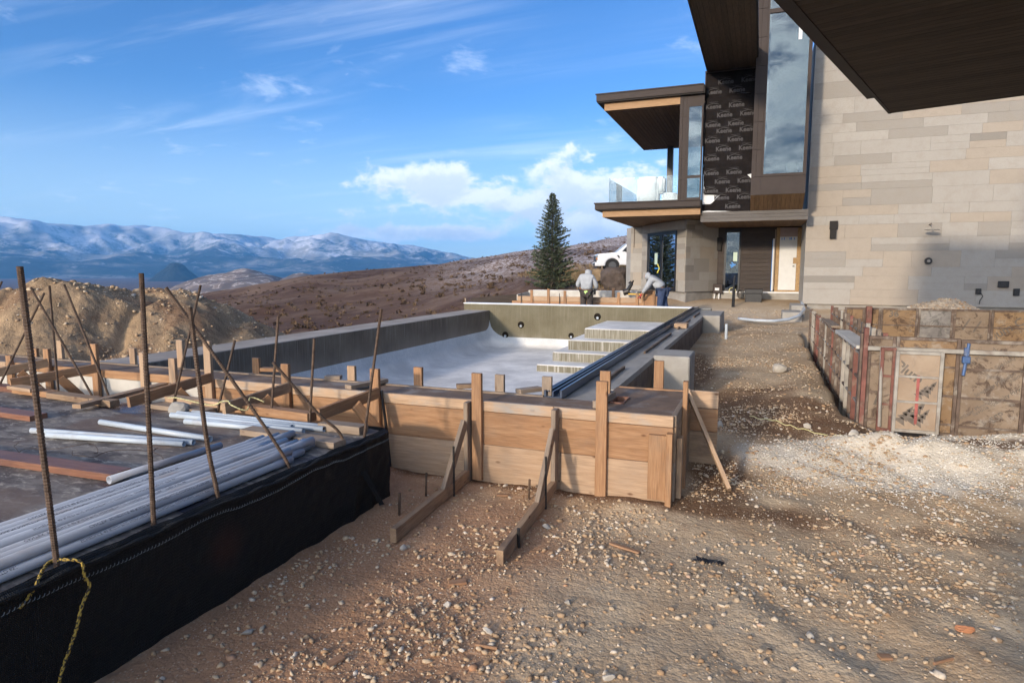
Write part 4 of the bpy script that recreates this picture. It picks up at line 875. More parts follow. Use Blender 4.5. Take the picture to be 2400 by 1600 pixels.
_st = mesh('stone_slip', cube_unit().V, cube_unit().F)
def stones(parent, o, ud, L, z0, z1, nrm, openings=(), mat='stone', hs=(.30, .44, .36, .52, .32), ls=(.6, 2.2), seed=1, th=.03):
    """ashlar slips on the vertical plane through o along ud; nrm points outward"""
    rg = random.Random(seed); o = Vector(o); ud = Vector(ud).normalized(); nrm = Vector(nrm).normalized(); z = z0; k = 0
    me = _st.copy(); me.materials.append(M[mat])
    def slip(a, e, za, zb):
        for (oa, oe, oz0, oz1) in openings:
            if a < oe and e > oa and za < oz1-.01 and zb > oz0+.01:
                if a < oa-.08: slip(a, oa, za, zb)
                if e > oe+.08: slip(oe, e, za, zb)
                if zb > oz1+.05 and za < oz1: slip(max(a, oa), min(e, oe), oz1, zb)
                return
        p = o+ud*((a+e)/2)+Vector((0, 0, (za+zb)/2))+nrm*(th/2-.006+.0025*rg.random())
        M4 = Matrix(((ud.x*(e-a-.004), nrm.x*th, 0, p.x), (ud.y*(e-a-.004), nrm.y*th, 0, p.y), (0, 0, zb-za-.004, p.z), (0, 0, 0, 1)))
        q = put('stone', me, mat, parent, M4)
    while z < z1-.02:
        h_ = min(rg.choice(hs), z1-z); h_ = z1-z if z1-z-h_ < .12 else h_; a = -rg.random()*ls[0]
        while a < L:
            l_ = rg.uniform(*ls); e = min(a+l_, L); e = L if L-e < .22 else e
            s0 = max(a, 0)
            if e-s0 > .02:
                if h_ > .33 and rg.random() < .45: slip(s0, e, z, z+h_*.5); slip(s0, e, z+h_*.5, z+h_)
                else: slip(s0, e, z, z+h_)
            a = e
        z += h_
house = thing('modern_house', (1, 26, .6), 'modern two storey house of pale stone, bronze metal and wood soffits', 'house')
sw = MB().box(1.42, 9.6, 24.13, 27.4, .60, 9.6).build('stone_wall', 'mortar', house)
stones(sw, (1.39, 24.13, 0), (1, 0, 0), 7.0, .60, 9.55, (0, -1, 0), seed=11)
stones(sw, (1.42, 26.8, 0), (0, -1, 0), 2.67, .60, 3.40, (-1, 0, 0), mat='stone_grey', seed=5)
stones(sw, (1.42, 24.6, 0), (0, -1, 0), .5, 3.45, 9.5, (-1, 0, 0), mat='stone_grey', ls=(.5, .6), seed=6)
MB().box(1.55, 9.6, 24.2, 27.3, -.3, .598).build('foundation', 'concrete', house)
# --- bay
YB = 22.4
bayo = MB(); prof = [(YB+.02, 4.17), (24.6, 3.66), (24.6, 10.6), (YB+.02, 10.6)]
V = [(-.41, y, z) for y, z in prof]+[(1.207, y, z) for y, z in prof]
bayo.add(V, [(0, 1, 2, 3), (7, 6, 5, 4), (1, 5, 6, 2), (3, 2, 6, 7)])          # sides, back and top; front and base are built below
bw = bayo.build('bay_window', 'bronze', house)
for k in range(12):
    x = -.41+1.617*k/12; board('soffit_board', (x+.067, YB+.03, 4.166), (x+.067, 23.34, 3.74), .130, .015, 'soffit', bw)
MB().box(-.41, -.112, YB, YB+.04, 4.17, 4.735).build('spandrel_panel', 'bronze', bw); MB().box(-.108, 1.207, YB, YB+.04, 4.17, 4.735).build('spandrel_panel', 'bronze', bw)
for k in range(7):
    za = 4.74+.86*k; zb = min(za+.852, 10.6)
    if zb-za > .1: MB().box(-.41, -.275, YB-.015, YB+.04, za, zb, .002).build('cladding_panel', 'bronze', bw); MB().box(-.27, -.114, YB-.005, YB+.04, za, zb, .002).build('cladding_panel', 'bronze', bw)
fr = MB(); fr.box(-.11, -.05, YB-.025, YB+.06, 4.74, 10.6).box(1.11, 1.207, YB-.025, YB+.06, 4.74, 10.6).box(-.05, 1.11, YB-.02, YB+.055, 4.74, 4.82).box(-.05, 1.11, YB-.02, YB+.055, 9.72, 9.85); fo = fr.build('frame', 'bronze', bw)
MB().box(-.05, 1.11, YB+.02, YB+.032, 4.82, 9.72).build('pane', 'glass', fo); MB().box(-.05, 1.11, YB+.02, YB+.032, 9.85, 10.6).build('pane', 'glass', fo)
MB().box(-.35, 1.15, YB+.1, 24.5, 4.70, 4.76).build('room_floor', 'room', bw)
MB().box(.80, .90, YB+.012, YB+.019, 8.85, 9.2).build('window_sticker', 'foam', fo)
# --- wrapped wall
kw = MB().box(-1.98, -.36, 23.34, 26.8, 3.75, 8.40).build('wrapped_wall', 'foam', house)
sheets = [(3.76, 4.32), (4.30, 5.42), (5.38, 6.55), (6.5, 7.62), (7.58, 8.38)]
TVk, TFk = text_mesh('Keene', .21, .006); TVs, TFs = text_mesh('building products', .045, .0)
for si, (z0, z1) in enumerate(sheets):
    nx, nz = 50, 18; X, Z = np.meshgrid(np.linspace(-1.985, -.385, nx), np.linspace(0, 1, nz)); zb = z0+(.04*np.sin(X*3+si)+.02*fbm(X, X*0, .3, 2, si))
    ragged = np.zeros_like(X)
    if si == 0: z1q = z1-.30*sstep(-1.35, -1.75, X)+0*X
    else: z1q = z1+0*X
    x0r = X.copy()
    if si == 1: x0r = np.where(X < -1.85, X+.10*np.clip(.7-Z, 0, 1)+.03*fbm(Z*3, X*0, .3, 2, 4), X); zb = zb+.16*sstep(-1.9, -1.5, -X*0+X*-1-3.4)*0
    ZZ = zb+(z1q-zb)*Z; Yq = 23.318-.004*si*0-.012*(1-Z)**4-.008*fbm(X, ZZ, .3, 3, 20+si)
    sh = put('wrap_sheet', grid_mesh('wrap_sheet', x0r, Yq, ZZ), 'wrap', kw)
    pm = MB(); row = 0; zc = z0+.16
    while zc < z1-.1:
        xq = -1.72+(.37 if row % 2 else 0)
        while xq < -.5:
            if not (si == 0 and xq < -1.5):
                for TV, TF, dz_ in ((TVk, TFk, 0), (TVs, TFs, .15)):
                    k = len(pm.V); pm.V += [(xq+a*.92, 23.296, zc+b_+dz_) for a, b_, _ in TV]; pm.F += [tuple(i+k for i in q) for q in TF]
                pm.add([(xq-.17, 23.296, zc+.075), (xq, 23.296, zc+.125), (xq, 23.296, zc+.108), (xq-.17, 23.296, zc+.06)], [(0, 1, 2, 3)]); pm.add([(xq+.17, 23.296, zc+.075), (xq, 23.296, zc+.125), (xq, 23.296, zc+.108), (xq+.17, 23.296, zc+.06)], [(0, 1, 2, 3)])
            xq += .74
        zc += .30; row += 1
    if pm.F: pm.build('wrap_print', 'wrap_print', sh)['kind'] = 'stuff'
MB().box(-2.02, -1.985, 23.28, 23.36, 3.75, 8.42).build('edge_trim', 'bronze', house); MB().box(-2.02, -.36, 23.24, 23.36, 8.385, 8.44).build('cap_trim', 'bronze', house)
MB().add([(-.55, 23.285, 4.95), (-.385, 23.28, 4.98), (-.385, 23.285, 4.78)], [(0, 1, 2)]).build('torn_corner', 'foam', kw)
# --- lower band, its soffit and the recessed entry wall
for k in range(3): board('siding_board', (-2.02, 23.28, 3.465+.113*k), (1.38, 23.28, 3.465+.113*k), .03, .108, 'siding_grey', house)
bs = MB().box(-2.0, 1.38, 23.30, 26.9, 3.42, 3.74).build('floor_edge', 'siding', house)
for k in range(24): board('soffit_board', (-1.99+.14*k+.07, 23.28, 3.412), (-1.99+.14*k+.07, 26.78, 3.412), .134, .014, 'soffit', house)
ew = MB().box(-1.75, 1.42, 26.84, 27.2, .9, 3.42).build('entry_wall', 'siding', house)
for k in range(15):
    z = .98+.163*k
    board('siding_board', (-1.74, 26.825, z), (-1.375, 26.825, z), .03, .157, 'siding', ew); board('siding_board', (-.755, 26.825, z), (.385, 26.825, z), .03, .157, 'siding', ew)
wn = MB().box(-1.37, -1.30, 26.77, 26.84, .92, 3.36).box(-.83, -.76, 26.77, 26.84, .92, 3.36).box(-1.30, -.83, 26.77, 26.84, .92, 1.0).box(-1.30, -.83, 26.77, 26.84, 3.24, 3.36).build('entry_window', 'black', house)
MB().box(-1.30, -.83, 26.80, 26.81, 1.0, 3.24).build('pane', 'glass_dark', wn); MB().box(-1.22, -1.17, 26.815, 26.825, 1.0, 3.2).build('blind_edge', 'siding_grey', wn)
MB().box(-1.03, -.88, 26.79, 26.798, 2.1, 2.45).build('window_label', 'green_film', wn)
tp = MB(); tp.add([(-1.12, 26.794, 1.93), (-1.12, 26.794, 1.88), (-.93, 26.794, 1.95), (-.93, 26.794, 2.0)], [(0, 1, 2, 3)]); tp.box(-1.15, -.95, 26.79, 26.796, 1.93, 1.98)
for s in (1, -1): tp.add([(-.94, 26.792, 1.955), (-1.08, 26.792, 1.955+s*.12), (-1.11, 26.792, 1.955+s*.09), (-1.0, 26.792, 1.955)], [(0, 1, 2, 3)])
tp.build('tape_arrow', 'tape_blue', wn)
dr = MB().box(.52, .64, 26.74, 26.84, .9, 3.36).box(1.262, 1.40, 26.74, 26.84, .9, 3.36).box(.64, 1.262, 26.745, 26.84, .9, .98).build('entry_door', 'osb', house)
lf = MB().box(.645, 1.258, 26.755, 26.80, .985, 3.02, .004).build('door_leaf', 'white', dr)
for x0, x1, z0, z1 in ((.74, .93, 1.15, 1.75), (.98, 1.17, 1.15, 1.75), (.74, .93, 1.9, 2.85), (.98, 1.17, 1.9, 2.85)): pass
MB().tube([(1.19, 26.755, 1.9), (1.19, 26.70, 1.9), (1.13, 26.695, 1.9)], .014, 8).build('handle', 'steel_dark', dr)
M['pinkboard'] = plain('pinkish_plywood', (.36, .27, .235), .8, 0, .1, 4, .1)
MB().box(.64, 1.262, 26.77, 26.82, 3.025, 3.36).build('infill_panel', 'pinkboard', dr); MB().box(1.14, 1.27, 26.715, 26.74, 2.0, 2.22).build('notice', 'osb', dr)
for k, x in enumerate((.70, .78, .98, 1.03, 1.14)): MB().box(x, x+.03, 26.75, 26.7545, 2.90, 2.98+.01*(k % 2)).build('tape_tab', 'tape_blue', dr)
MB().box(.405, .46, 26.70, 26.80, .95, 2.95).build('white_trim', 'white', house); MB().box(.385, .404, 26.72, 26.80, .95, 2.9).build('blue_tape_strip', 'tape_blue', house); MB().box(.465, .50, 26.72, 26.82, 1.0, 3.3).build('jamb', 'lumber_grey', house)
MB().box(-1.75, 1.45, 26.70, 27.2, .1, .86).build('foundation', 'concrete', house); MB().box(-1.75, 1.40, 26.66, 26.84, .862, .918).build('flashing', 'foam', house)
# --- angled stone pier with the sliding door
A, B, Cq = Vector((-2.69, 25.0, 0)), Vector((-4.85, 28.2, 0)), Vector((-1.64, 26.8, 0))
pi_ = MB().prism([(A.x, A.y+.035), (Cq.x-.02, Cq.y), (-1.7, 30.5), (-4.2, 31), (B.x+.03, B.y+.03)], .92, 3.655).build('stone_pier', 'mortar', house)
n1v = Vector((B.y-A.y, -(B.x-A.x), 0)).normalized(); n1v = -n1v if n1v.dot(Vector((0, -1, 0))) < 0 else n1v
n2v = Vector((Cq.y-A.y, -(Cq.x-A.x), 0)).normalized(); n2v = -n2v if n2v.dot(Vector((0, -1, 0))) < 0 else n2v
LA = (A-B).length; stones(pi_, B, A-B, LA, .92, 3.65, n1v, openings=((.154*LA, .834*LA, .9, 3.28),), seed=3, ls=(.35, 1.0)); stones(pi_, A, Cq-A, (Cq-A).length, .92, 3.65, n2v, seed=8, ls=(.5, 1.1))
ua = (A-B).normalized(); F4 = lambda a, e, z0, z1, d0, d1: [tuple(B+ua*s+n1v*d+Vector((0, 0, z))) for s in (a, e) for d in (d0, d1) for z in (z0, z1)]
FQ = [(0, 1, 3, 2), (4, 6, 7, 5), (0, 4, 5, 1), (2, 3, 7, 6), (0, 2, 6, 4), (1, 5, 7, 3)]
d0_, d1_ = .154*LA, .834*LA; md = (d0_+d1_)/2
sd = MB()
for a, e, z0, z1 in ((d0_, d0_+.12, .94, 3.28), (d1_-.1, d1_, .94, 3.28), (md-.08, md+.08, .94, 3.28), (d0_+.12, md-.08, .94, 1.04), (md+.08, d1_-.1, .94, 1.04), (d0_+.12, md-.08, 3.16, 3.28), (md+.08, d1_-.1, 3.16, 3.28)): sd.add(F4(a, e, z0, z1, -.02, .05), FQ)
sdo = sd.build('sliding_door', 'black', house)
for a, e in ((d0_+.12, md-.08), (md+.08, d1_-.1)): MB().add(F4(a, e, 1.04, 3.16, .012, .02), FQ).build('pane', 'glass_dark', sdo)
MB().add(F4(md-.62, md-.36, 1.98, 2.45, .021, .024), FQ).build('window_label', 'green_film', sdo)
for mt, a, e, z0, z1 in (('tape_blue', md-.6, md-.2, 1.79, 1.84),): MB().add(F4(a, e, z0, z1, .021, .024), FQ).build('tape_strip', mt, sdo)
ch = MB()
for s in (1, -1): ch.add([tuple(B+ua*q+n1v*.026+Vector((0, 0, z))) for q, z in ((md-.1, 1.82), (md-.3, 1.82+s*.2), (md-.38, 1.82+s*.16), (md-.2, 1.82))], [(0, 1, 2, 3)])
ch.build('tape_chevron', 'tape_yellow', sdo)
pl = [(-5.83, 29.62), (-5.52, 29.02), (-4.93, 28.75), (-4.93, 31), (-5.83, 31)]
cw = MB().prism([(-5.80, 29.66), (-5.50, 29.06), (-4.95, 28.8), (-4.95, 31), (-5.80, 31)], .85, 3.655).build('corner_pier', 'mortar', house)
for i, (mt, sd_) in enumerate((('stone_grey', 21), ('stone', 22))):
    a, e = Vector((*pl[i], 0)), Vector((*pl[i+1], 0)); q = Vector((e.y-a.y, -(e.x-a.x), 0)).normalized(); stones(cw, a+q*-.03, e-a, (e-a).length, .85, 3.65, q, mat=mt, seed=sd_, ls=(.6, .9))
MB().prism([(A.x+.05, A.y+.12), (Cq.x-.05, Cq.y+.05), (-1.7, 31), (-5.7, 31), (-5.7, 29.7), (-4.8, 28.45)], .0, .91).build('foundation', 'concrete', house)
MB().tube([(-5.35, 28.93, 3.6), (-5.36, 28.92, 2.75)], .012, 6).build('hanging_rod', 'rebar', house)
# --- balcony deck
dk = MB().box(-5.67, -2.0, 22.94, 31.5, 3.90, 4.14).build('balcony_deck', 'bronze_dark', house)
MB().box(-5.69, -2.02, 22.90, 22.94, 3.93, 4.12, .004).build('fascia', 'bronze', dk); MB().box(-5.72, -2.02, 22.86, 22.96, 4.121, 4.165, .004).build('edge_cap', 'bronze', dk); MB().box(-5.69, -5.665, 22.94, 31.5, 3.93, 4.12).build('fascia', 'bronze', dk)
MB().box(-5.45, -2.02, 23.10, 23.14, 3.665, 3.90, .003).build('cedar_band', 'soffit_band', dk); MB().box(-5.45, -5.41, 23.14, 31.4, 3.665, 3.90).build('cedar_band', 'soffit_band', dk)
for k in range(25): board('soffit_board', (-5.40+.138*k+.05, 23.13, 3.672), (-5.40+.138*k+.05, 31.3, 3.672), .132, .014, 'soffit', dk)
bl = thing('glass_balustrade', (-4, 23.4, 4.15), 'frameless clear glass balustrade along the balcony edge', 'balustrade')
for a, e in ((-5.29, -3.88), (-3.865, -2.83)): MB().box(a, e, 23.39, 23.402, 4.16, 5.07).build('glass_panel', 'glass_clear', bl)
for a, e in ((23.42, 26), (26.02, 28.6), (28.62, 31)): MB().box(-5.296, -5.284, a, e, 4.16, 5.07).build('glass_panel', 'glass_clear', bl)
MB().box(-5.32, -2.8, 23.37, 23.42, 4.145, 4.20).build('base_shoe', 'bronze', bl)
# --- upper roof with cedar edge
ur = MB().box(-5.67, -1.98, 22.94, 31.5, 7.66, 7.93).build('upper_roof', 'bronze_dark', house)
MB().box(-5.69, -2.02, 22.90, 22.94, 7.70, 7.92, .004).build('fascia', 'bronze', ur); MB().box(-5.72, -2.02, 22.87, 22.96, 7.921, 7.96, .004).build('edge_cap', 'bronze', ur); MB().box(-5.69, -5.665, 22.94, 31.5, 7.70, 7.92).build('fascia', 'bronze', ur)
MB().box(-5.44, -2.80, 23.10, 23.14, 7.40, 7.66, .003).build('cedar_band', 'soffit_band', ur)
for k in range(25): board('soffit_board', (-5.40+.138*k+.04, 23.13, 7.41), (-5.40+.138*k+.04, 31.3, 7.41), .132, .014, 'soffit', ur)
MB().box(-4.24, -3.98, 30.7, 30.95, 4.14, 7.40).build('column', 'black', house)
# window unit between roof and deck
wu = MB().box(-2.80, -2.78, 23.12, 25.5, 4.15, 7.66).box(-2.76, -2.0, 23.10, 23.16, 7.34, 7.66).build('side_wall', 'bronze', house)
for k in range(5): MB().box(-2.80, -2.70, 23.08, 23.16, 4.16+.70*k, 4.855+.70*k, .002).build('cladding_panel', 'bronze', house); MB().box(-2.695, -2.57, 23.09, 23.16, 4.16+.70*k, 4.855+.70*k, .002).build('cladding_panel', 'bronze', house)
fw2 = MB().box(-2.565, -2.49, 23.07, 23.15, 4.16, 7.36).box(-2.07, -2.022, 23.07, 23.15, 4.16, 7.36).box(-2.49, -2.07, 23.075, 23.145, 4.16, 4.24).box(-2.49, -2.07, 23.075, 23.145, 4.90, 4.99).box(-2.49, -2.07, 23.075, 23.145, 7.28, 7.36).build('upper_window', 'bronze', house)
MB().box(-2.49, -2.07, 23.10, 23.112, 4.24, 4.90).build('pane', 'glass', fw2); MB().box(-2.49, -2.07, 23.10, 23.112, 4.99, 7.28).build('pane', 'glass', fw2)
# --- high main roof over the wrapped wall
hr = MB().box(-1.93, -.34, 16.35, 27.3, 8.45, 8.75).build('main_roof', 'bronze_dark', house)
MB().box(-1.97, -1.93, 16.3, 27.3, 8.42, 8.78).build('fascia', 'bronze', hr); MB().box(-1.97, -.32, 16.28, 16.33, 8.40, 8.78).build('fascia', 'bronze', hr)
for k in range(11): board('soffit_board', (-1.92+.14*k+.07, 16.36, 8.442), (-1.92+.14*k+.07, 23.24, 8.442), .134, .014, 'soffit_dark', hr)
# --- wing whose eave reaches over the camera
Fc = Vector((2.15, 14.3, 0)); uu = Vector((.953, -.302, 0)).normalized(); vv = Vector((.302, .953, 0)).normalized()
wing = thing('house_wing', (6, 4, 0), 'second wing of the house with deep dark wood eave overhead', 'house')
def W(a, c_, z): return tuple(Fc+uu*a+vv*c_+Vector((0, 0, z)))
def wbox(a0, a1, c0, c1, z0, z1): return MB().add([W(a, c_, z) for a in (a0, a1) for c_ in (c0, c1) for z in (z0, z1)], FQ)
rf = wbox(.02, 9, -9.6, -.02, 4.77, 5.10).build('eave_roof', 'bronze_dark', wing)
for k in range(66):
    c_ = -.075-.144*k; board('soffit_board', W(.05, c_, 4.755), W(9, c_, 4.755), .138, .016, 'soffit_dark', rf)
wbox(-.0, .05, -9.6, 0, 4.735, 5.12).build('edge_trim', 'bronze', rf); wbox(.05, 9, -.03, 0, 4.74, 5.12).build('edge_trim', 'bronze', rf)
wbox(-.13, -.005, -9.6, -1.35, 4.76, 4.98).build('gutter', 'bronze', rf)
wl_ = wbox(6.2, 9, -9.6, -3.0, -.2, 4.75).build('wing_wall', 'stone', wing)
wbox(3.1, 9, -9.6, -5.0, 5.10, 9.4).build('upper_storey', 'bronze', wing)
# ---------------------------------------------------------------- fittings on the house
def lamp(x, y, z, label, s=1):
    t_ = thing('wall_lamp', (x, y, z), label, 'lamp'); MB().box(x-.12*s, x+.12*s, y-.10*s, y-.012, z, z+.28*s, .004).build('upper_shade', 'bronze_dark', t_); MB().box(x-.10*s, x+.08*s, y-.13*s, y-.012, z-.30*s, z-.005, .004).build('lower_shade', 'bronze_dark', t_)
lamp(2.22, 24.1, 3.11, 'dark two part wall lamp on the big stone wall')
lamp(-1.56, 26.81, 2.78, 'dark two part wall lamp beside the entry window', .9)
sh = thing('outdoor_shower', (5.0, 24.1, 3.1), 'round outdoor shower head on a bent arm', 'shower')
MB().tube([(4.98, 24.1, 3.2), (4.98, 23.85, 3.22), (4.98, 23.7, 3.16), (4.98, 23.68, 3.03)], .02, 8).build('arm', 'galv', sh, True); MB().tube([(4.98, 23.68, 3.03), (4.98, 23.68, 3.012)], .2, 24).build('rose', 'galv', sh)
va = thing('shower_valve', (5.02, 24.1, 2.05), 'round metal shower valve on the stone wall', 'valve'); MB().tube([(5.02, 24.098, 2.05), (5.02, 24.06, 2.05)], .11, 20).build('plate', 'steel_dark', va); MB().tube([(5.02, 24.06, 2.05), (5.02, 24.01, 2.05)], .045, 12).build('knob', 'galv', va)
for x, z, w_, h_, lb in ((6.43, 1.09, .07, .09, 'small dark outlet box with a dangling cable on the stone wall'), (7.07, 1.32, .14, .10, 'wide dark outlet box in the shaded stone wall'), (7.42, 1.08, .08, .11, 'dark outlet box at the right end of the stone wall')):
    q = thing('outlet_box', (x, 24.1, z), lb, 'outlet'); MB().box(x-w_, x+w_, 24.05, 24.098, z-h_, z+h_, .006).build('cover', 'black', q); MB().box(x-w_*.4, x+w_*.4, 24.043, 24.05, z-h_*.5, z+h_*.5).build('socket', 'steel_dark', q)
    if x < 6.5: MB().tube([(x+.06, 24.05, z-.05), (x+.12, 24.03, z-.15), (x+.05, 24.03, z-.28), (x+.04, 24.03, z-.4)], .012, 6).build('cable', 'black', q)
bk = thing('bucket', (.83, 23.0, 4.76), 'pale plastic bucket standing behind the bay window', 'bucket'); MB().tube([(.83, 23.0, 4.765), (.83, 23.0, 5.15)], [.15, .18], 18).build('pail', 'foam', bk); MB().tube([(.83, 23.0, 5.15), (.83, 23.0, 5.19)], .19, 18).build('rim', 'foam', bk)
# wrapped furniture on the balcony
def lumpy(name, parts, mat, label, cat, rough=.03, seed=1):
    bm = bmesh.new()
    for (cx, cy, cz, sx, sy, sz) in parts:
        r_ = bmesh.ops.create_cube(bm, size=1)['verts']
        for v in r_: v.co = Vector((cx+v.co.x*sx, cy+v.co.y*sy, cz+v.co.z*sz))
    bmesh.ops.bevel(bm, geom=bm.edges[:], offset=.06, segments=2, affect='EDGES'); bmesh.ops.subdivide_edges(bm, edges=bm.edges[:], cuts=2, use_grid_fill=True)
    for v in bm.verts: v.co += Vector((float(fbm(v.co.x, v.co.z, .3, 3, seed)), float(fbm(v.co.y, v.co.z, .3, 3, seed+1)), float(fbm(v.co.x, v.co.y, .3, 2, seed+2))))*rough
    m_ = MB(); m_.bm(bm); return tag(m_.build(name, mat, None, True), label, cat)
lumpy('wrapped_furniture', [(-4.0, 24.3, 4.65, .75, .7, 1.0), (-3.55, 24.35, 4.85, .3, .6, .6), (-3.2, 24.3, 4.35, .55, .6, .4)], 'foam', 'white wrapped furniture piled on the balcony behind the glass', 'furniture')
# services and clutter by the entry
eb = thing('electric_box', (-.2, 25.6, .4), 'black metal box on the ground before the entry wall', 'box'); MB().box(-.50, .08, 25.5, 26.1, .38, .88, .01).build('body', 'black', eb); MB().box(-.53, .11, 25.47, 26.13, .88, 1.04, .012).build('lid', 'black', eb)
tag(MB().tube([(-.90, 24.3, .3), (-.89, 24.3, .8), (-.86, 24.32, 1.55)], .035, 8).tube([(-.85, 24.3, .3), (-.85, 24.3, .8), (-.86, 24.32, 1.1)], .03, 8).build('conduit_stub', 'black'), 'black conduits standing up from the ground by the entry', 'conduit')
cb = thing('cable_coil', (-.75, 26.2, .75), 'tangled coil of dark cable hanging at the foundation', 'cable')
for k in range(5): MB().tube([(-.68+.13*math.cos(a+k), 26.2-.02*k, .82+.16*math.sin(a+k*.3)) for a in np.linspace(0, 6.1, 18)], .012, 6).build('loop', 'steel_dark', cb)
tag(MB().tube([(-1.0+.12*math.cos(a), 26.3, .95+.12*math.sin(a)) for a in np.linspace(0, 6.1, 18)], .014, 6).build('cord_loop', 'cord'), 'small yellow cord loop hanging by the entry window', 'cord')
jb = thing('junction_box', (-1.5, 26.6, .9), 'dark open junction box with white pipes under the pier', 'box'); MB().box(-1.74, -1.38, 26.5, 26.7, .83, 1.2, .006).build('housing', 'bronze', jb); MB().box(-1.66, -1.5, 26.48, 26.5, .95, 1.05).build('fitting', 'foam', jb); MB().tube([(-1.66, 26.55, .83), (-1.7, 26.5, .5)], .02, 6).build('pipe_stub', 'foam', jb); MB().tube([(-1.5, 26.55, .83), (-1.52, 26.45, .45)], .025, 6).build('pipe_stub', 'foam', jb)
stp = thing('concrete_step', (.9, 20.5, .2), 'small concrete step block at the corner of the stone wall', 'step'); MB().box(.66, 1.2, 20.6, 21.8, -.1, .52, .02).build('lower_block', 'concrete', stp); MB().box(.95, 1.35, 21.9, 23.4, .1, .66, .02).build('upper_block', 'concrete', stp)
hs = [(-.55, 19.9, .34), (-.1, 19.5, .33), (.4, 19.45, .33), (.8, 19.8, .36), (1.1, 20.3, .44), (1.3, 21.5, .56), (1.33, 22.6, .62), (1.32, 23.4, .70)]
tag(MB().tube([tuple(Vector(hs[k]).lerp(Vector(hs[k+1]), i/6)) for k in range(len(hs)-1) for i in range(6)], .045, 8).build('hose', 'pvc_light', None, True), 'pale flexible pipe curving over the dirt to the house corner', 'hose')
tag(MB().tube([(-.66, 14.9, .1), (-.66, 14.9, .58)], .03, 8).build('marker_stake', 'pvc_light'), 'pale grey marker stake in the dirt beside the far pool pier', 'stake')
# ================================================================== REAR FORMWORK, WORKERS, TREE, TRUCK
rf_ = thing('rear_formwork', (-5.4, 20.3, .2), 'low fresh timber formwork built behind the far pool wall', 'formwork')
def pl_(p0, p1, w_, h_, mm): return board('plank', p0, p1, w_, h_, mm, rf_)
pl_((-7.85, 20.2, .66), (-5.4, 20.2, .66), .038, .13, 'lumber'); pl_((-5.39, 20.2, .66), (-3.35, 20.2, .66), .038, .13, 'lumber')
pl_((-7.65, 20.2, .81), (-5.5, 20.2, .81), .038, .16, 'lumber_pale'); pl_((-5.49, 20.2, .81), (-3.4, 20.2, .81), .038, .16, 'lumber_pale')
pl_((-7.65, 21.3, .90), (-5.4, 21.3, .90), .038, .3, 'plywood_white'); pl_((-5.39, 21.3, .90), (-3.4, 21.3, .90), .038, .3, 'plywood_white')
pl_((-7.66, 20.2, .84), (-7.66, 21.3, .9), .038, .2, 'plywood_white')
MB().box(-7.6, -3.4, 21.32, 21.42, .98, 1.06).build('foam_strip', 'foam', rf_)
for x, zt in ((-7.13, 1.10), (-6.54, 1.14), (-5.97, 1.09), (-5.33, 1.13), (-4.19, 1.05), (-3.6, 1.02), (-3.42, 1.08)): board('post', (x, 20.16, .2), (x, 20.16, zt), .089, .038, 'lumber', rf_, up=(0, 1, 0))
for x, zt in ((-5.6, 1.2), (-4.6, 1.16)): board('post', (x, 21.25, .3), (x, 21.25, zt), .089, .038, 'lumber', rf_, up=(0, 1, 0))
pl_((-3.36, 20.15, .80), (-2.86, 20.05, .80), .038, .42, 'lumber'); pl_((-3.4, 20.1, .95), (-3.3, 21.3, .95), .038, .3, 'lumber'); board('post', (-3.06, 20.02, .6), (-3.06, 20.02, 1.12), .07, .038, 'lumber', rf_, up=(0, 1, 0))
for x in (-7.5, -6.15): MB().tube([(x, 20.14, .2), (x, 20.14, 1.0)], .012, 6).build('stake_pin', 'steel_dark', rf_)
dk_ = thing('dark_shutter', (-8.5, 19.9, .5), 'old dark shuttering board sloping behind the far pool wall', 'board'); board('face', (-9.2, 19.8, .66), (-7.7, 20.6, .80), .03, .30, 'lumber_grey', dk_)
M['lumber_black'] = wood('blackened_lumber', (.055, .042, .034), (.09, .07, .056), knots=False)
dk_.children[0].data.materials.clear(); dk_.children[0].data.materials.append(M['lumber_black'])
board('post', (-9.35, 19.7, .3), (-9.35, 19.7, .80), .05, .09, 'lumber_grey', dk_, up=(0, 1, 0))
saw = thing('mitre_saw', (-3.85, 20.9, .95), 'yellow and black mitre saw on the timber forms', 'saw')
M['tool_yellow'] = plain('tool_yellow', (.65, .38, .02), .45, 0, .05, 5, 0)
MB().box(-4.0, -3.45, 20.75, 21.05, .96, 1.0, .005).build('bed', 'tool_yellow', saw); MB().tube([(-4.0, 20.9, 1.08), (-4.18, 20.9, 1.02)], .10, 16).build('blade_guard', 'steel_dark', saw); MB().tube([(-4.02, 20.85, 1.12), (-3.92, 20.85, 1.30), (-3.98, 20.85, 1.38)], .06, 10).build('motor', 'black', saw); MB().box(-3.72, -3.42, 20.8, 21.0, 1.0, 1.07, .01).build('fence', 'black', saw); MB().tube([(-3.9, 20.85, 1.30), (-3.85, 20.8, 1.42)], .025, 8).build('grip', 'black', saw)
tag(MB().tube([(-2.62, 19.95, .2), (-2.62, 19.95, .55)], [.12, .15], 16).build('pail', 'pvc_light'), 'grey pail on the ground behind the bending worker', 'bucket')

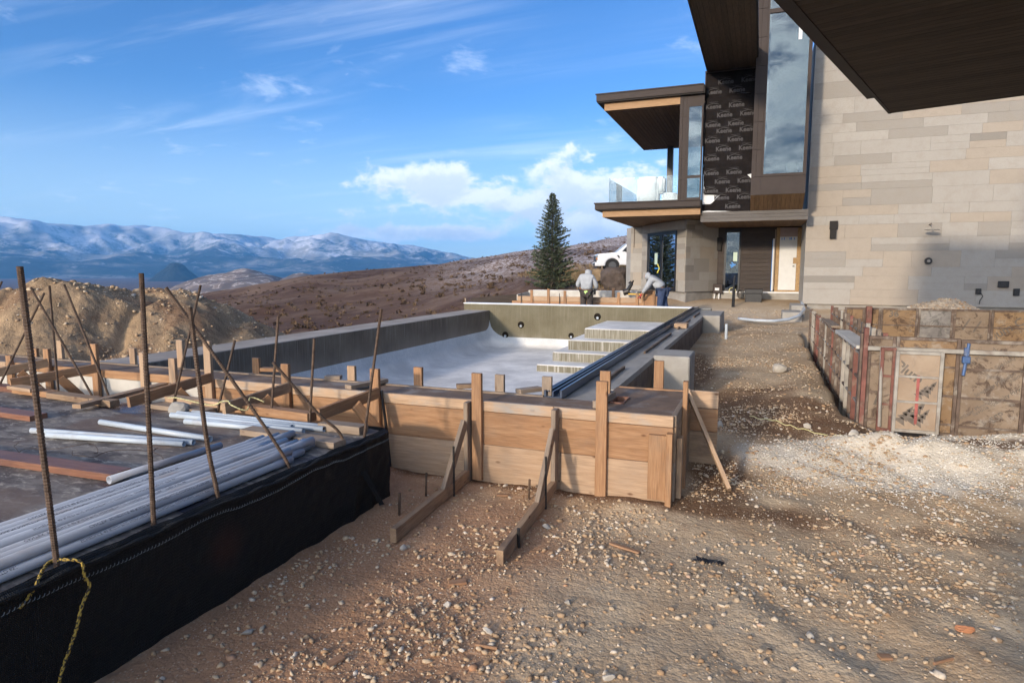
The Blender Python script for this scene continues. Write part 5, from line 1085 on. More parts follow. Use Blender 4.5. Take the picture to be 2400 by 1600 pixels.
# ---- people
def skin(name, verts, edges, mat, parent, sub=2):
    me = bpy.data.meshes.new(name); me.from_pydata([v[:3] for v in verts], edges, []); me.materials.append(M[mat]); o = put(name, me, mat, parent)
    bpy.context.view_layer.objects.active = o
    md_ = o.modifiers.new('skin', 'SKIN'); md_.use_smooth_shade = True; ss = o.modifiers.new('subdivision', 'SUBSURF'); ss.levels = sub; ss.render_levels = sub
    if not me.skin_vertices: me.skin_vertices_add() if hasattr(me, 'skin_vertices_add') else None
    lay = me.skin_vertices
    if len(lay) == 0:
        bm = bmesh.new(); bm.from_mesh(me); bm.verts.layers.skin.verify(); bm.to_mesh(me); bm.free(); lay = me.skin_vertices
    for i, v in enumerate(verts):
        rr = v[3] if hasattr(v[3], '__len__') else (v[3], v[3]); lay[0].data[i].radius = rr; lay[0].data[i].use_root = (i == 0)
    return o
M['skin'] = plain('skin', (.42, .235, .145), .55, 0, .08, 10, 0)
M['hoodie'] = plain('grey_hoodie', (.36, .375, .39), .9, 0, .12, 9, .5, .01)
M['jeans'] = plain('blue_jeans', (.035, .055, .115), .9, 0, .25, 9, .4, .008)
M['trousers'] = plain('brown_trousers', (.052, .042, .037), .9, 0, .2, 9, .4, .008)
M['hivis'] = plain('lime_shirt', (.50, .80, .22), .7, 0, .05, 5, .1)
M['glove'] = plain('red_glove', (.50, .045, .035), .7, 0, .1, 9, .1)
M['boot'] = plain('dark_boot', (.03, .025, .02), .7, 0, .2, 9, .1)
def chain(V, E, pts, start=None):
    prev = start
    for p in pts:
        V.append(p); i = len(V)-1
        if prev is not None: E.append((prev, i))
        prev = i
    return prev
def hand(V, E, wrist, d, side, s=1.0, curl=.4):
    """palm and five fingers; d = pointing direction, side = towards the thumb"""
    d = Vector(d).normalized(); sd_ = Vector(side); sd_ = (sd_-d*sd_.dot(d)).normalized(); n_ = d.cross(sd_); w0 = Vector(V[wrist][:3])
    pm = w0+d*.06*s; V.append((*pm, (.036*s, .02*s))); ip = len(V)-1; E.append((wrist, ip))
    for k, (off, ln) in enumerate(((.03, .075), (.011, .085), (-.009, .08), (-.028, .062))):
        b0 = pm+sd_*off*s+d*.035*s; b1 = b0+d*ln*.5*s-n_*curl*.02; b2 = b0+d*ln*s*.85-n_*curl*.06
        chain(V, E, [(*b0, .0105*s), (*b1, .0095*s), (*b2, .008*s)], ip)
    t0 = w0+d*.03*s+sd_*.03*s; t1 = t0+d*.03*s+sd_*.03*s; t2 = t1+d*.03*s-n_*.015; chain(V, E, [(*t0, .013*s), (*t1, .011*s), (*t2, .009*s)], ip)
def person(root_loc, label, Wd):
    """Wd: dict of joint positions (world)"""
    p = thing('person', root_loc, label, 'person'); J = {k: Vector(v) for k, v in Wd.items() if isinstance(v, tuple)}
    V, E = [], []
    pel = chain(V, E, [(*J['pelvis'], (.115, .09))]); wst = chain(V, E, [(*J['waist'], (.11, .08))], pel); chs = chain(V, E, [(*J['chest'], (.13, .085))], wst); nck = chain(V, E, [(*J['neck'], .055)], chs)
    hd = chain(V, E, [(*J['head'], (.082, .098)), (*(J['head']+(J['head']-J['neck']).normalized()*.10), (.07, .08))], nck)
    fd = Vector(Wd['face']).normalized(); V.append((*(J['head']+fd*.105+(J['neck']-J['head'])*.1), .016)); E.append((len(V)-3, len(V)-1))     # nose
    for s in 'lr':
        sh_ = chain(V, E, [(*J['sh'+s], .05)], chs); el_ = chain(V, E, [(*J['el'+s], .044)], sh_); wr = chain(V, E, [(*J['wr'+s], .028)], el_)
        dd = J['wr'+s]-J['el'+s]; hand(V, E, wr, Wd.get('hd'+s, dd), Wd.get('th'+s, (0, 0, 1)))
        hp = chain(V, E, [(*J['hip'+s], .095)], pel); kn = chain(V, E, [(*J['kn'+s], .062)], hp); an = chain(V, E, [(*J['an'+s], .042)], kn); chain(V, E, [(*(J['an'+s]+Vector(Wd['toe'])*.14+Vector((0, 0, -.05))), .04)], an)
    skin('body', V, E, 'skin', p)
    # hoodie
    V, E = [], []; hem = J['pelvis'].lerp(J['waist'], .35)
    a = chain(V, E, [(*hem, (.205, .18)), (*J['waist'], (.21, .185)), (*J['chest'], (.225, .185))]); nk = chain(V, E, [(*J['neck'], (.10, .10)), (*J['head'], (.113, .128)), (*(J['head']+(J['head']-J['neck']).normalized()*.085-fd*.02), (.09, .10))], a)
    for s in 'lr': chain(V, E, [(*J['sh'+s], .10), (*J['el'+s], .082), (*J['wr'+s].lerp(J['el'+s], Wd.get('cuff'+s, .08)), .05)], a)
    skin('hoodie', V, E, Wd.get('top', 'hoodie'), p)
    V, E = [], []; a = chain(V, E, [(*(J['pelvis']+(J['waist']-J['pelvis'])*.15), (.18, .155))])
    for s in 'lr': chain(V, E, [(*J['hip'+s], .13), (*J['kn'+s], .10), (*(J['an'+s]+Vector((0, 0, .02))), .082)], a)
    skin('trousers', V, E, Wd['legs'], p)
    for s in 'lr': 
        an = J['an'+s]; td = Vector(Wd['toe']); skin('boot', [(*(an+Vector((0, 0, .06))), .055), (*(an+Vector((0, 0, -.03))), (.05, .055)), (*(an+td*.16+Vector((0, 0, -.05))), (.045, .04))], [(0, 1), (1, 2)], 'boot', p, 1)
    return p, J
# worker seen from behind, hands at the waist
x, y, g = -5.13, 19.75, .12
w1, J1 = person((x, y, g), 'person in grey hoodie and brown trousers with lime shirt hem, back turned', dict(
    pelvis=(x, y, g+.96), waist=(x, y, g+1.10), chest=(x, y+.03, g+1.36), neck=(x+.02, y+.07, g+1.50), head=(x+.02, y+.11, g+1.58), face=(.1, 1, -.45), toe=(0, 1, 0),
    shl=(x-.19, y+.02, g+1.42), ell=(x-.33, y+.06, g+1.16), wrl=(x-.16, y+.18, g+1.0), hdl=(.8, .4, -.2), cuffl=.55, shr=(x+.19, y+.02, g+1.42), elr=(x+.30, y+.06, g+1.14), wrr=(x+.22, y+.22, g+.98), hdr=(-.4, .8, -.2),
    hipl=(x-.1, y, g+.92), knl=(x-.11, y+.02, g+.50), anl=(x-.12, y, g+.10), hipr=(x+.1, y, g+.92), knr=(x+.11, y+.03, g+.50), anr=(x+.13, y, g+.10), legs='trousers'))
lh = MB(); hn = 24
for zq, k in ((g+.865, 1.0), (g+.90, 1.03), (g+.965, 1.0), (g+.985, .9)): lh.V += [(x+.198*k*math.cos(6.2832*j/hn), y+.165*k*math.sin(6.2832*j/hn), zq+.008*math.sin(j*2.1)) for j in range(hn)]
lh.F = [(i*hn+j, i*hn+(j+1) % hn, (i+1)*hn+(j+1) % hn, (i+1)*hn+j) for i in range(3) for j in range(hn)]; lh.build('lime_shirt_hem', 'hivis', w1, True)
pb = MB(); pb.box(x-.115, x+.115, y-.137, y-.128, g+1.18, g+1.36); pb.box(x-.05, x+.05, y-.142, y-.137, g+1.22, g+1.33)
tb = MB(); tb.box(x+.17, x+.27, y-.06, y+.14, g+.86, g+1.06, .02); tb.build('tool_pouch', 'black', w1); MB().tube([(x+.2, y-.05, g+.9), (x+.2, y-.06, g+.72)], .015, 6).build('hammer', 'steel_dark', w1)
M['print_grey'] = plain('hoodie_print', (.13, .14, .15), .9, 0, .3, 30, 0)
pr = MB()
for k in range(4): pr.add([(x-.13+.01*k, y-.152+.004*k, g+1.32-.035*k), (x+.10, y-.152+.004*k, g+1.32-.035*k), (x+.10, y-.152+.004*k, g+1.31-.035*k), (x-.13+.01*k, y-.152+.004*k, g+1.31-.035*k)], [(0, 1, 2, 3)])
# worker bending forward over a post
x, y, g = -2.78, 19.85, .2
w2, J2 = person((x, y, g), 'person in pale grey hoodie, jeans and red gloves bending over the forms', dict(
    pelvis=(x, y, g+.96), waist=(x-.07, y, g+1.09), chest=(x-.25, y, g+1.29), neck=(x-.38, y, g+1.37), head=(x-.47, y, g+1.39), face=(-.75, -.05, -.66), toe=(-1, 0, 0),
    shl=(x-.30, y-.18, g+1.29), ell=(x-.44, y-.20, g+1.04), wrl=(x-.60, y-.12, g+.84), hdl=(-.5, .1, -.85), shr=(x-.30, y+.18, g+1.30), elr=(x-.45, y+.18, g+1.05), wrr=(x-.62, y+.08, g+.86), hdr=(-.5, -.1, -.85), thl=(0, 1, .2), thr=(0, -1, .2),
    hipl=(x+.0, y-.1, g+.92), knl=(x-.05, y-.11, g+.50), anl=(x-.02, y-.12, g+.10), hipr=(x+.02, y+.1, g+.92), knr=(x+.06, y+.11, g+.50), anr=(x+.28, y+.12, g+.10), legs='jeans'))
for s in 'lr':
    V, E = [], []; wv = J2['wr'+s]; V.append((*wv, .034)); hand(V, E, 0, (-.5, .1 if s == 'l' else -.1, -.85), (0, 1 if s == 'l' else -1, .2), 1.18, .8); skin('glove', V, E, 'glove', w2, 1)

# ---- spruce
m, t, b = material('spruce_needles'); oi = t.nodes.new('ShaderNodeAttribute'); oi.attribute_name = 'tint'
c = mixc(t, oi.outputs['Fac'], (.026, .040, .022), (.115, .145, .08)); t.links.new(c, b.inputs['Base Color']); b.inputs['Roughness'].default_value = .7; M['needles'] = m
M['bark'] = plain('bark', (.09, .065, .05), .9, 0, .3, 12, .5, .01)
def spruce(x, y, z, H, Rb, label, n=1, seed=4):
    rg = np.random.default_rng(seed); t_ = thing('spruce_tree', (x, y, z), label, 'tree')
    MB().tube([(x, y, z-.1), (x, y, z+H*.5), (x, y, z+H*.985)], [.075, .045, .006], 8).build('trunk', 'bark', t_)
    br = MB(); NV = []; NF = []; TT = []
    nb = 300
    for i in range(nb):
        f_ = (i/nb)**.85; zz_ = z+.16+f_*(H-.22); th = i*2.399+rg.uniform(-.3, .3); L_ = Rb*(1-f_)**.82*rg.uniform(.55, 1.2)*(1 if f_ > .05 else .85)+.05
        dz_ = (-.16+.55*f_)*L_; d_ = Vector((math.cos(th), math.sin(th), 0)); p0 = Vector((x, y, zz_)); tip = p0+d_*L_+Vector((0, 0, dz_+.12*L_)); midp = p0+d_*L_*.55+Vector((0, 0, dz_*.75))
        br.tube([p0, midp, tip], [.011*(1-f_)+.003, .006, .002], 4, False)
        ns = int(10+74*L_)
        for k in range(ns):
            s = rg.uniform(.12, 1.03); q = p0.lerp(midp, s/.55) if s < .55 else midp.lerp(tip, (s-.55)/.45)
            lat = d_.cross(Vector((0, 0, 1)))*rg.normal(0, .33)*L_*(1.05-s)*.55; q = q+lat+Vector((0, 0, rg.normal(-.012, .02)))
            dr_ = (d_*rg.uniform(.4, 1.1)+lat.normalized()*rg.uniform(-.2, 1.0) if lat.length > 1e-6 else d_) + Vector((0, 0, rg.uniform(-.25, .45))); dr_.normalize()
            sl_ = rg.uniform(.055, .12)*(1.1-.35*f_); up_ = dr_.cross(Vector((rg.normal(), rg.normal(), rg.normal()))).normalized()*sl_*.20; up2 = dr_.cross(up_).normalized()*sl_*.2
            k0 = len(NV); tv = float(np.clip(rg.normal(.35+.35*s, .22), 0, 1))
            for uq in (up_, up2):
                k1 = len(NV); NV += [tuple(q), tuple(q+dr_*sl_*.5+uq), tuple(q+dr_*sl_), tuple(q+dr_*sl_*.5-uq)]; NF.append((k1, k1+1, k1+2, k1+3)); TT += [tv]*4
    br.build('branches', 'bark', t_)
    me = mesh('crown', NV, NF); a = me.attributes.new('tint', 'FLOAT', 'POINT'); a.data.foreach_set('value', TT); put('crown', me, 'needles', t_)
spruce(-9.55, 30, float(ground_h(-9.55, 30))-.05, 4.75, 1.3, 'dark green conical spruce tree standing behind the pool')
# leafless tree at the left, far off
tb_ = MB(); rg = random.Random(3)
def twig(p, d, L, rr, dep):
    e = p+d*L; tb_.tube([p, (p+e)/2+Vector((rg.uniform(-.1, .1)*L, rg.uniform(-.1, .1)*L, 0)), e], [rr, rr*.8, rr*.55], 5, False)
    if dep: [twig(e, (d+Vector((rg.uniform(-.8, .8), rg.uniform(-.8, .8), rg.uniform(-.1, .7)))).normalized(), L*rg.uniform(.55, .8), rr*.55, dep-1) for _ in range(3)]
twig(Vector((-52.5, 30, -4.2)), Vector((0, 0, 1)), 1.6, .12, 4); tb_.build('bare_tree', 'bark'); bpy.data.objects['bare_tree']
tag(bpy.data.objects['bare_tree'], 'small leafless tree beyond the spoil heap', 'tree')

# ---- pickup truck
M['car_white'] = plain('white_car_paint', (.78, .79, .80), .22, 0, .02, 2, 0); b = M['car_white'].node_tree.nodes['Principled BSDF']; b.inputs['Coat Weight'].default_value = .6
M['car_glass'] = plain('dark_car_glass', (.02, .035, .05), .06, 0, .1, 1, 0); M['tyre'] = plain('tyre_rubber', (.018, .017, .017), .8, 0, .2, 8, .1); M['chrome'] = plain('wheel_alloy', (.22, .22, .22), .35, .8, .1, 6, 0); M['headlight'] = plain('headlight_lens', (.25, .24, .22), .15, 0, .2, 20, 0); M['amber'] = plain('amber_lens', (.55, .17, .02), .3, 0, .1, 5, 0)
tz = 1.56; tx, ty = -10.35, 42.0
TM = Matrix.Translation((tx, ty, tz)) @ Matrix.Rotation(R(20), 4, 'Z')       # nose at local x = 0 pointing to -X
tk = thing('pickup_truck', (tx, ty, tz), 'white pickup truck parked on the slope beyond the house', 'truck')
def tb(mb, name, mat, parent=tk, sm=False):
    mb.V = [tuple(TM @ Vector(v)) for v in mb.V]; return mb.build(name, mat, parent, sm)
def side_arc(cx, cz, r_, a0, a1, n): return [(cx+r_*math.cos(R(a)), cz+r_*math.sin(R(a))) for a in np.linspace(a0, a1, n)]
prof = [(.05, .42), (.02, .62), (.0, .95), (.06, 1.16), (.16, 1.22), (1.25, 1.32), (1.42, 1.33), (5.85, 1.36), (5.88, .62)] + [(5.3, .55)] + side_arc(4.75, .45, .47, 0, 180, 12) + [(1.52, .5)] + side_arc(1.02, .45, .48, 0, 180, 12)
def extr(pts, y0, y1, bev=.05):
    bm = bmesh.new(); vs_ = [bm.verts.new((x_, y0, z_)) for x_, z_ in pts]; fc = bm.faces.new(vs_); ex = bmesh.ops.extrude_face_region(bm, geom=[fc]); [setattr(v, 'co', v.co+Vector((0, y1-y0, 0))) for v in ex['geom'] if isinstance(v, bmesh.types.BMVert)]
    bmesh.ops.recalc_face_normals(bm, faces=bm.faces[:])
    if bev: bmesh.ops.bevel(bm, geom=[e for e in bm.edges if abs(e.verts[0].co.y-e.verts[1].co.y) < 1e-5], offset=bev, segments=2, affect='EDGES')
    m_ = MB(); m_.bm(bm); return m_
tb(extr(prof, -.98, .98, .045), 'body', 'car_white')
cab = extr([(1.30, 1.30), (2.02, 1.90), (2.35, 1.95), (3.75, 1.94), (3.98, 1.34)], -.80, .80, .05)
tb(cab, 'cab', 'car_white')
tb(MB().add([(1.37, -.74, 1.345), (1.37, .74, 1.345), (1.985, .68, 1.865), (1.985, -.68, 1.865)], [(0, 1, 2, 3)]).add([(1.36, -.74, 1.36), (1.36, .74, 1.36), (1.975, .68, 1.88), (1.975, -.68, 1.88)], [(3, 2, 1, 0)]), 'windscreen', 'car_glass')
for x0, x1, x2, x3 in ((1.66, 2.12, 2.72, 2.72), (2.80, 2.80, 3.55, 3.72)): tb(MB().box(0, 0, 0, 0, 0, 0) if 0 else MB().add([(x0, -.812, 1.38), (x3, -.812, 1.38), (x2, -.812, 1.86), (x1, -.812, 1.86)], [(0, 1, 2, 3)]).add([(x0, -.80, 1.38), (x3, -.80, 1.38), (x2, -.80, 1.86), (x1, -.80, 1.86)], [(3, 2, 1, 0)]), 'side_window', 'car_glass')
tb(MB().box(-.035, .02, -.62, .62, .74, 1.10, .01), 'grille', 'black')
for k in range(3): tb(MB().box(-.05, -.03, -.60, .60, .80+.1*k, .83+.1*k), 'grille_bar', 'steel_dark')
for s in (-1, 1): 
    hl = tb(MB().box(-.045, .10, s*.80-.17, s*.80+.17, .80, 1.10, .02), 'headlight', 'headlight'); tb(MB().box(-.05, .1, s*.93-.045, s*.93+.052, .84, .95, .01), 'indicator', 'amber', hl)
bp = tb(MB().box(-.10, .10, -.95, .95, .42, .66, .03), 'bumper', 'car_white'); tb(MB().box(-.115, -.09, -.45, .45, .46, .60), 'intake', 'black', bp); tb(MB().box(-.112, -.09, -.88, -.66, .48, .6), 'fog_lamp', 'black', bp)
tb(MB().box(.0, .3, -.9, .9, .25, .42, .02), 'air_dam', 'black')
for cx in (1.02, 4.75):
    for s in (-1, 1):
        wh = tb(MB().tube([(cx, s*.72, .45), (cx, s*.97, .45)], .415, 24), 'wheel', 'tyre'); tb(MB().tube([(cx, s*.90, .45), (cx, s*.985, .45)], .255, 16), 'rim', 'chrome', wh)
        if s == -1: tb(MB().tube([(cx, -.5, .47), (cx, -.7, .47)], .47, 20), 'wheel_well', 'black')
mr = tb(MB().box(1.82, 1.98, -1.16, -.90, 1.34, 1.56, .02), 'mirror', 'black'); tb(MB().add([(1.30, -.992, 1.12), (1.42, -.992, 1.12), (1.5, -.992, .98), (1.44, -.992, .92)], [(0, 1, 2, 3)]), 'fender_vent', 'black')
# ---- rocks, dry brush
def rock(name, loc, s, label, mat, seed, cat='rock', sq=(1, 1, .8), sub=3):
    bm = bmesh.new(); bmesh.ops.create_icosphere(bm, subdivisions=sub, radius=1); rg_ = random.Random(seed); ax = [Vector((rg_.gauss(0, 1), rg_.gauss(0, 1), rg_.gauss(0, 1))).normalized() for _ in range(9)]; cut_ = [rg_.uniform(.42, .82) for _ in ax]
    for v in bm.verts:
        for a, k in zip(ax, cut_):
            d_ = v.co.dot(a)
            if d_ > k: v.co -= a*(d_-k)
        v.co += Vector((rg_.gauss(0, .018), rg_.gauss(0, .018), rg_.gauss(0, .018)))*(sub > 2)
        v.co = Vector((v.co.x*sq[0]*s, v.co.y*sq[1]*s, v.co.z*sq[2]*s))
    m_ = MB(); m_.bm(bm); me = mesh(name, m_.V, m_.F); o = put(name, me, mat, None, Matrix.Translation(loc) @ Matrix.Rotation(rg_.random()*6, 4, 'Z')); return tag(o, label, cat)
M['rock_dark'] = plain('dark_field_rock', (.085, .065, .055), .9, 0, .35, 4, .6, .03); M['rock_tan'] = plain('tan_field_rock', (.23, .165, .10), .9, 0, .35, 4, .6, .03); M['pebble'] = plain('pale_stone', (.44, .40, .34), .85, 0, .18, 9, .4, .006, rnd=.2)
gz = lambda x_, y_: float(ground_h(x_, y_))
rock('boulder', (-6.45, 30.2, gz(-6.45, 30.2)+.45), .85, 'big dark boulder beside the corner pier', 'rock_dark', 3, sq=(1.05, .9, .85))
rock('boulder', (-7.35, 31.0, gz(-7.35, 31)+.62), .6, 'tan boulder behind the dark one', 'rock_tan', 5)
M['dry_grass'] = plain('dry_grass', (.235, .165, .085), .9, 0, .35, 2, 0, world=True)
def grass(name, spots, n, h_, label=None, seed=5):
    rg_ = np.random.default_rng(seed); V, Fq = [], []
    for _ in range(n):
        cx, cy, sx, sy = spots[rg_.integers(len(spots))]; x_ = cx+rg_.normal()*sx; y_ = cy+rg_.normal()*sy; z_ = gzv(x_, y_); H_ = h_*rg_.uniform(.5, 1.2); a = rg_.uniform(0, 6.28); w_ = .012+.012*rg_.random(); lx, ly = rg_.normal(0, .25)*H_, rg_.normal(0, .25)*H_
        k = len(V); V += [(x_-w_*math.cos(a), y_-w_*math.sin(a), z_-.03), (x_+w_*math.cos(a), y_+w_*math.sin(a), z_-.03), (x_+lx, y_+ly, z_+H_)]; Fq.append((k, k+1, k+2))
    o = put(name, mesh(name, V, Fq), 'dry_grass'); o['kind'] = 'stuff'; o['label'] = label
GXs = np.linspace(-22, 0, 90); GYs = np.linspace(24, 60, 140); _XX, _YY = np.meshgrid(GXs, GYs); _ZZ = ground_h(_XX, _YY)
def gzv(x_, y_):
    i = min(max(int((x_+22)/22*89), 0), 89); j = min(max(int((y_-24)/36*139), 0), 139); return float(_ZZ[j, i])
def scrub(name, n, seed=8):
    rg_ = np.random.default_rng(seed); V, Fq = [], []
    AA = np.radians(rg_.uniform(-62, 2, n)); DD = 26*(150/26)**(rg_.uniform(0, 1, n)**.8); XX, YY_ = DD*np.sin(AA), DD*np.cos(AA); ZZ_ = ground_h(XX, YY_)
    for x_, y_, z_, d_ in zip(XX, YY_, ZZ_, DD):
        if x_ > -9.5 and y_ < 48: continue
        if (x_+17.3)**2+(y_-12.7)**2 < 64: continue
        S_ = rg_.uniform(.06, .26)*(1+d_/260)
        for k in range(14):
            a = rg_.uniform(0, 6.28); e = rg_.uniform(.1, 1.3); q = Vector((math.cos(a)*math.cos(e), math.sin(a)*math.cos(e), math.sin(e)))*S_*rg_.uniform(.6, 1.1); o2 = Vector((rg_.normal(), rg_.normal(), rg_.normal()))*S_*.22; b0 = Vector((x_, y_, z_-.04))+Vector((rg_.normal()*.15, rg_.normal()*.15, 0))*S_
            k0 = len(V); V += [tuple(b0+q*.25), tuple(b0+q+o2), tuple(b0+q-o2)]; Fq.append((k0, k0+1, k0+2))
    o = put(name, mesh(name, V, Fq), 'scrub'); o['kind'] = 'stuff'; o['label'] = 'low dark scrub dotted over the open hillside'
M['scrub'] = plain('dry_scrub', (.125, .085, .055), .95, 0, .5, .6, 0, world=True, spec=.1)
scrub('hillside_scrub', 2600)
grass('dry_grass', [(-9.0, 38, 1.6, .8), (-7.5, 36.5, 1.5, 1.5), (-11.5, 38.5, 1.3, 1.2), (-6.5, 33, 1.0, 1.2), (-8.2, 34.5, 1.2, 1.2), (-8.5, 47, 2.6, 1.2)], 16000, .27, 'dry tan grass and brush on the slope by the truck')
# ================================================================== STONES, SCRAPS, GRAVEL
# gravel: thousands of chips as one mesh
def chips(name, n, region, smin, smax, dens, seed, mat, hf=None, pw=1.5):
    rg = np.random.default_rng(seed); ico = bmesh.new(); bmesh.ops.create_icosphere(ico, subdivisions=1, radius=1); ico.verts.index_update(); BV = np.array([v.co[:] for v in ico.verts]); BF = np.array([[v.index for v in q.verts] for q in ico.faces]); ico.free()
    x0, x1, y0, y1 = region; X = rg.uniform(x0, x1, n*6); Y = y0+(y1-y0)*rg.uniform(0, 1, n*6)**pw; keep = rg.uniform(0, 1, len(X)) < dens(X, Y); X, Y = X[keep][:n], Y[keep][:n]; n = len(X); Z = (hf or ground_h)(X, Y)
    s = smin*(smax/smin)**(rg.uniform(0, 1, n)**3.0)
    sc3 = np.stack([s*rg.uniform(.8, 1.5, n), s*rg.uniform(.6, 1.1, n), s*rg.uniform(.45, .8, n)], 1)
    th = rg.uniform(0, 6.283, n); ti = rg.normal(0, .35, n)
    V = BV[None]*(1+rg.uniform(-.45, .32, (n, len(BV), 1)))*sc3[:, None]
    c_, s_ = np.cos(ti)[:, None], np.sin(ti)[:, None]; y_ = V[..., 1]*c_-V[..., 2]*s_; z_ = V[..., 1]*s_+V[..., 2]*c_
    c_, s_ = np.cos(th)[:, None], np.sin(th)[:, None]; xx = V[..., 0]*c_-y_*s_; yy = V[..., 0]*s_+y_*c_
    P = np.stack([xx+X[:, None], yy+Y[:, None], z_+(Z+sc3[:, 2]*.35)[:, None]], -1).reshape(-1, 3)
    Fq = (BF[None]+(np.arange(n)*len(BV))[:, None, None]).reshape(-1, 3)
    me = bpy.data.meshes.new(name); me.vertices.add(len(P)); me.vertices.foreach_set('co', P.ravel()); me.loops.add(Fq.size); me.loops.foreach_set('vertex_index', Fq.ravel().astype(np.int32)); me.polygons.add(len(Fq)); me.polygons.foreach_set('loop_start', np.arange(0, Fq.size, 3, dtype=np.int32)); me.polygons.foreach_set('loop_total', np.full(len(Fq), 3, np.int32)); me.update(calc_edges=True)
    a = me.attributes.new('tint', 'FLOAT', 'POINT'); a.data.foreach_set('value', np.repeat(rg.uniform(0, 1, n), len(BV)).astype(np.float32))
    o = put(name, me, mat); o['kind'] = 'stuff'; return o
m, t, b = material('gravel_chips'); a = t.nodes.new('ShaderNodeAttribute'); a.attribute_name = 'tint'
c = ramp(t, a.outputs['Fac'], [(0, (.34, .215, .12)), (.35, (.46, .325, .20)), (.7, (.53, .415, .28)), (.9, (.58, .49, .375)), (.97, (.62, .56, .47)), (1, (.48, .25, .13))])
c = mixc(t, mth(t, 'MULTIPLY', smooth(t, noise(t, t.nodes.new('ShaderNodeNewGeometry').outputs['Position'], 90, 3, .6), .45, .7), .3), c, (.22, .165, .11))
t.links.new(c, b.inputs['Base Color']); b.inputs['Roughness'].default_value = .9; b.inputs['Specular IOR Level'].default_value = .2; M['chips'] = m
def dens(X, Y):
    d = .10+1.7*np.clip(fbm(X, Y, .8, 4, 91, .6)+.06, 0, 1)+.35*np.clip(fbm(X, Y, .2, 2, 92), 0, 1)
    d = d*(1-.72*np.exp(-(((X+2.2)/.62)**2+((Y-2.4)/1.9)**2)))*(1-.6*np.exp(-(((X-.75)/1.0)**2+((Y-7.7)/.45)**2)))
    d = d*np.where((Y > 4.75) & (X < -.5) & (Y < 6.1), 0, 1)*np.where((X < -1.15) & (Y > 4.75), 0, 1)*np.where((X > .9) & (Y > 8.1), .25, 1)*np.where((X < -2.6), 0, 1)
    return np.clip(d, 0, 1)
o = chips('gravel', 46000, (-2.62, 2.6, 1.2, 8.2), .0028, .021, dens, 1, 'chips'); o['label'] = 'loose pale gravel chips scattered over the dirt'
o = chips('gravel', 11000, (-1.2, 1.25, 5.5, 24), .005, .022, dens, 2, 'chips'); o['label'] = 'coarse gravel along the path beside the pool'
m, t, b = material('white_gravel_chips'); a = t.nodes.new('ShaderNodeAttribute'); a.attribute_name = 'tint'
c = ramp(t, a.outputs['Fac'], [(0, (.42, .36, .28)), (.4, (.58, .53, .45)), (1, (.72, .69, .63))]); t.links.new(c, b.inputs['Base Color']); b.inputs['Roughness'].default_value = .9; M['chips_white'] = m
dw = lambda X, Y: np.clip(1.3*np.exp(-(((X-1.15)/1.05)**2+((Y-6.4)/.7)**2))+1.0*np.exp(-(((X-2.3)/.7)**2+((Y-7.3)/.7)**2))+.3*fbm(X, Y, .4, 3, 7)-.1, 0, 1)
o = chips('gravel', 13000, (-.2, 3.0, 5.2, 8.3), .003, .013, dw, 3, 'chips_white'); o['label'] = 'heaps of pale crushed gravel in front of the steel forms'
dh = lambda X, Y: np.clip(.4+fbm(X, Y, .9, 3, 95), 0, 1)*(np.hypot(X+17.3, Y-12.7) < 6.4)
o = chips('gravel', 6000, (-24, -10.5, 6, 19.5), .012, .075, dh, 5, 'chips', pile_h, 1.0); o['label'] = 'stones and clods lying loose on the spoil heap'
o = chips('gravel', 3500, (2.2, 6.8, 18, 22), .012, .05, lambda X, Y: (np.hypot(X-4.5, Y-20.1) < 2.1)*1., 6, 'chips', mound_h, 1.0); o['label'] = 'loose gravel on the heap below the stone wall'
# single larger stones
big = [(-2.31, 2.30, .030, 'fist sized pale stone lying by the fabric wall'), (-2.10, 3.45, .03, 'pale stone at the foot of the first kicker'), (-.35, 7.3, .06, 'flat pale stone in the dark soil by the box form'), (.35, 11.0, .13, 'round pale cobble in the middle of the path'), (.55, 7.6, .05, 'pale stone lying on the dark soil'), (.95, 7.2, .055, 'stone on the edge of the dark soil patch'),
       (-1.32, 4.05, .035, 'grey cube-like stone beside the second kicker'), (-.55, 2.6, .028, 'pale flat stone in the open gravel'), (-1.2, 2.75, .028, 'whitish stone among small gravel'), (-1.5, 2.9, .025, 'tan angular stone in the reddish dirt'), (.3, 3.3, .028, 'pale stone lying near the orange scrap'), (-.9, 3.15, .026, 'pale stone between gravel drifts')]
for i, (x, y, s, lb) in enumerate(big): rock('stone', (x, y, gz(x, y)+s*.4), s, lb, 'pebble', 30+i, 'stone', (1.15, .9, .75), 2)
M['scrap'] = wood('splintered_scrap', (.28, .15, .08), (.40, .24, .14), knots=False)
M['brick'] = plain('orange_foam_plug', (.45, .19, .085), .8, 0, .12, 8, .2)
rock('orange_scrap', (1.03, 3.62, gz(1.03, 3.62)+.018), .034, 'smooth orange brown lump lying on the gravel', 'brick', 77, 'scrap', (1.5, .8, .6), 3)
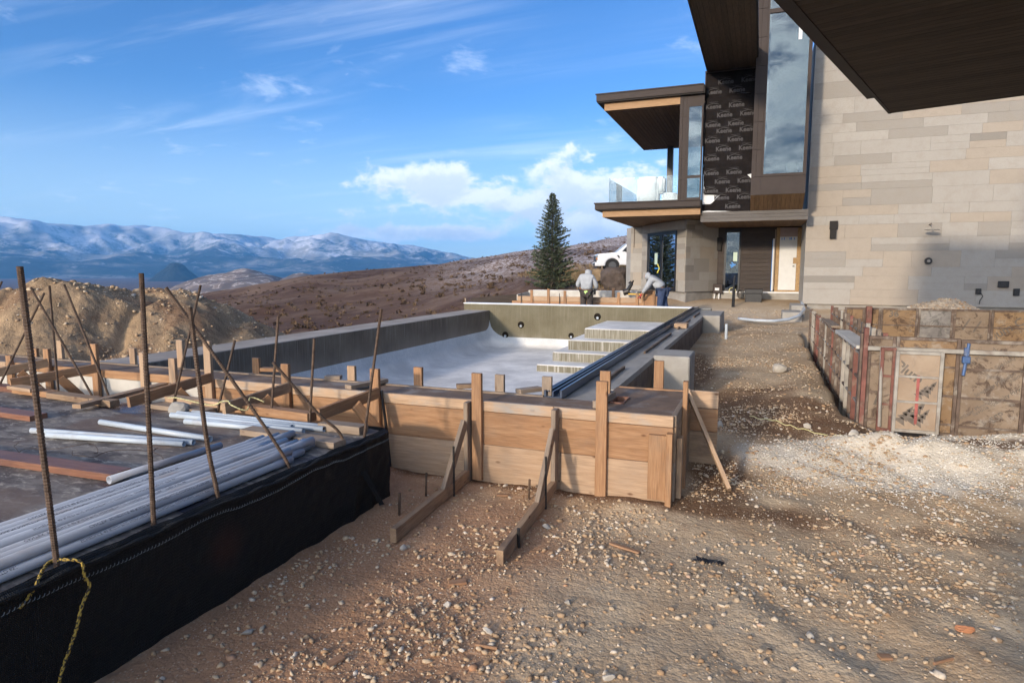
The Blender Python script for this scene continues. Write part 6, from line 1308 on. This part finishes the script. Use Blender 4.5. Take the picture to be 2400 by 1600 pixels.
for i, (x, y, L, w_, a, lb) in enumerate(((-.75, 3.95, .22, .03, -20, 'thin wood strip lying in front of the box form'), (-1.55, 3.12, .10, .05, 35, 'small wood chip below the second kicker'), (-1.75, 2.25, .09, .045, 75, 'brown wood block lying in reddish dirt'), (-1.15, 2.62, .11, .012, 5, 'thin reddish splinter in the gravel'), (.62, 3.25, .055, .04, 20, 'small orange wood block in the gravel'), (-.95, 2.38, .07, .018, -30, 'orange splinter in a patch of chips'), (-1.30, 2.22, .06, .02, 15, 'short orange splinter near the pale stones'), (-1.85, 4.55, .09, .03, 15, 'wood scrap lying under the form planks'), (.86, 3.28, .12, .01, 40, 'thin brown twig on the gravel'))):
    d_ = Vector((math.cos(R(a)), math.sin(R(a)), 0))*L/2; p = Vector((x, y, gz(x, y)+.012)); tag(board('wood_scrap', p-d_, p+d_, w_, .014, 'scrap'), lb, 'scrap')
kb = MB()
for k in range(9): kb.add([(-.33+.02*k, 3.98+.012*math.sin(k*2), gz(-.33, 3.98)+.01+.02*abs(math.sin(k*1.7))), (-.31+.02*k, 3.94+.015*math.cos(k), gz(-.33, 3.98)+.008), (-.29+.02*k, 3.97, gz(-.33, 3.98)+.012+.018*abs(math.sin(k*2.3)))], [(0, 1, 2)])
tag(kb.build('black_plastic_scrap', 'black'), 'crumpled bit of black plastic beside the wood strip', 'scrap')
pts = [(-.05, 7.9), (.2, 7.75), (.45, 7.5), (.75, 7.3), (1.0, 7.25), (1.2, 7.35)]
tag(MB().tube([(x, y, gz(x, y)+.012+.01*math.sin(i*2)) for i, (x, y) in enumerate([tuple(np.array(pts[k])*(1-q)+np.array(pts[k+1])*q) for k in range(5) for q in np.linspace(0, .9, 6)])], .006, 5).build('string_line', 'cord', None, True), 'pale string trailing over the dark soil toward the forms', 'string')
# thin tie wire curls on the slab
for i, (cx, cy, lb) in enumerate(((-4.5, 2.85, 'curl of rusty tie wire lying on the puddle'), (-3.9, 2.95, 'long rusty tie wire by the pale pipes'))):
    tag(MB().tube([(cx+.35*q+.05*math.sin(q*9+i), cy+.12*math.sin(q*4+i)+.1*q, .56+.02*abs(math.sin(q*7))) for q in np.linspace(-1, 1, 40)], .0022, 4).build('tie_wire', 'rebar'), lb, 'wire')
# unseen crate shape added behind the viewpoint to throw shade at the lower right
cr = thing('shadow_crate', (.35, -1.3, 0), 'unseen crate-shaped block added behind the viewpoint to cast shade', 'crate')
for k in range(4): board('slat', (-.12, -1.75+.3*k, .06), (.95, -1.75+.3*k, .06), .1, .1, 'lumber_grey', cr)
MB().box(-.08, .92, -1.8, -.85, .12, 1.55, .01).build('shadow_block', 'stone', cr)
for z in (.4, .8, 1.2, 1.5): board('slat', (-.12, -.83, z), (.96, -.83, z), .02, .09, 'lumber_grey', cr)
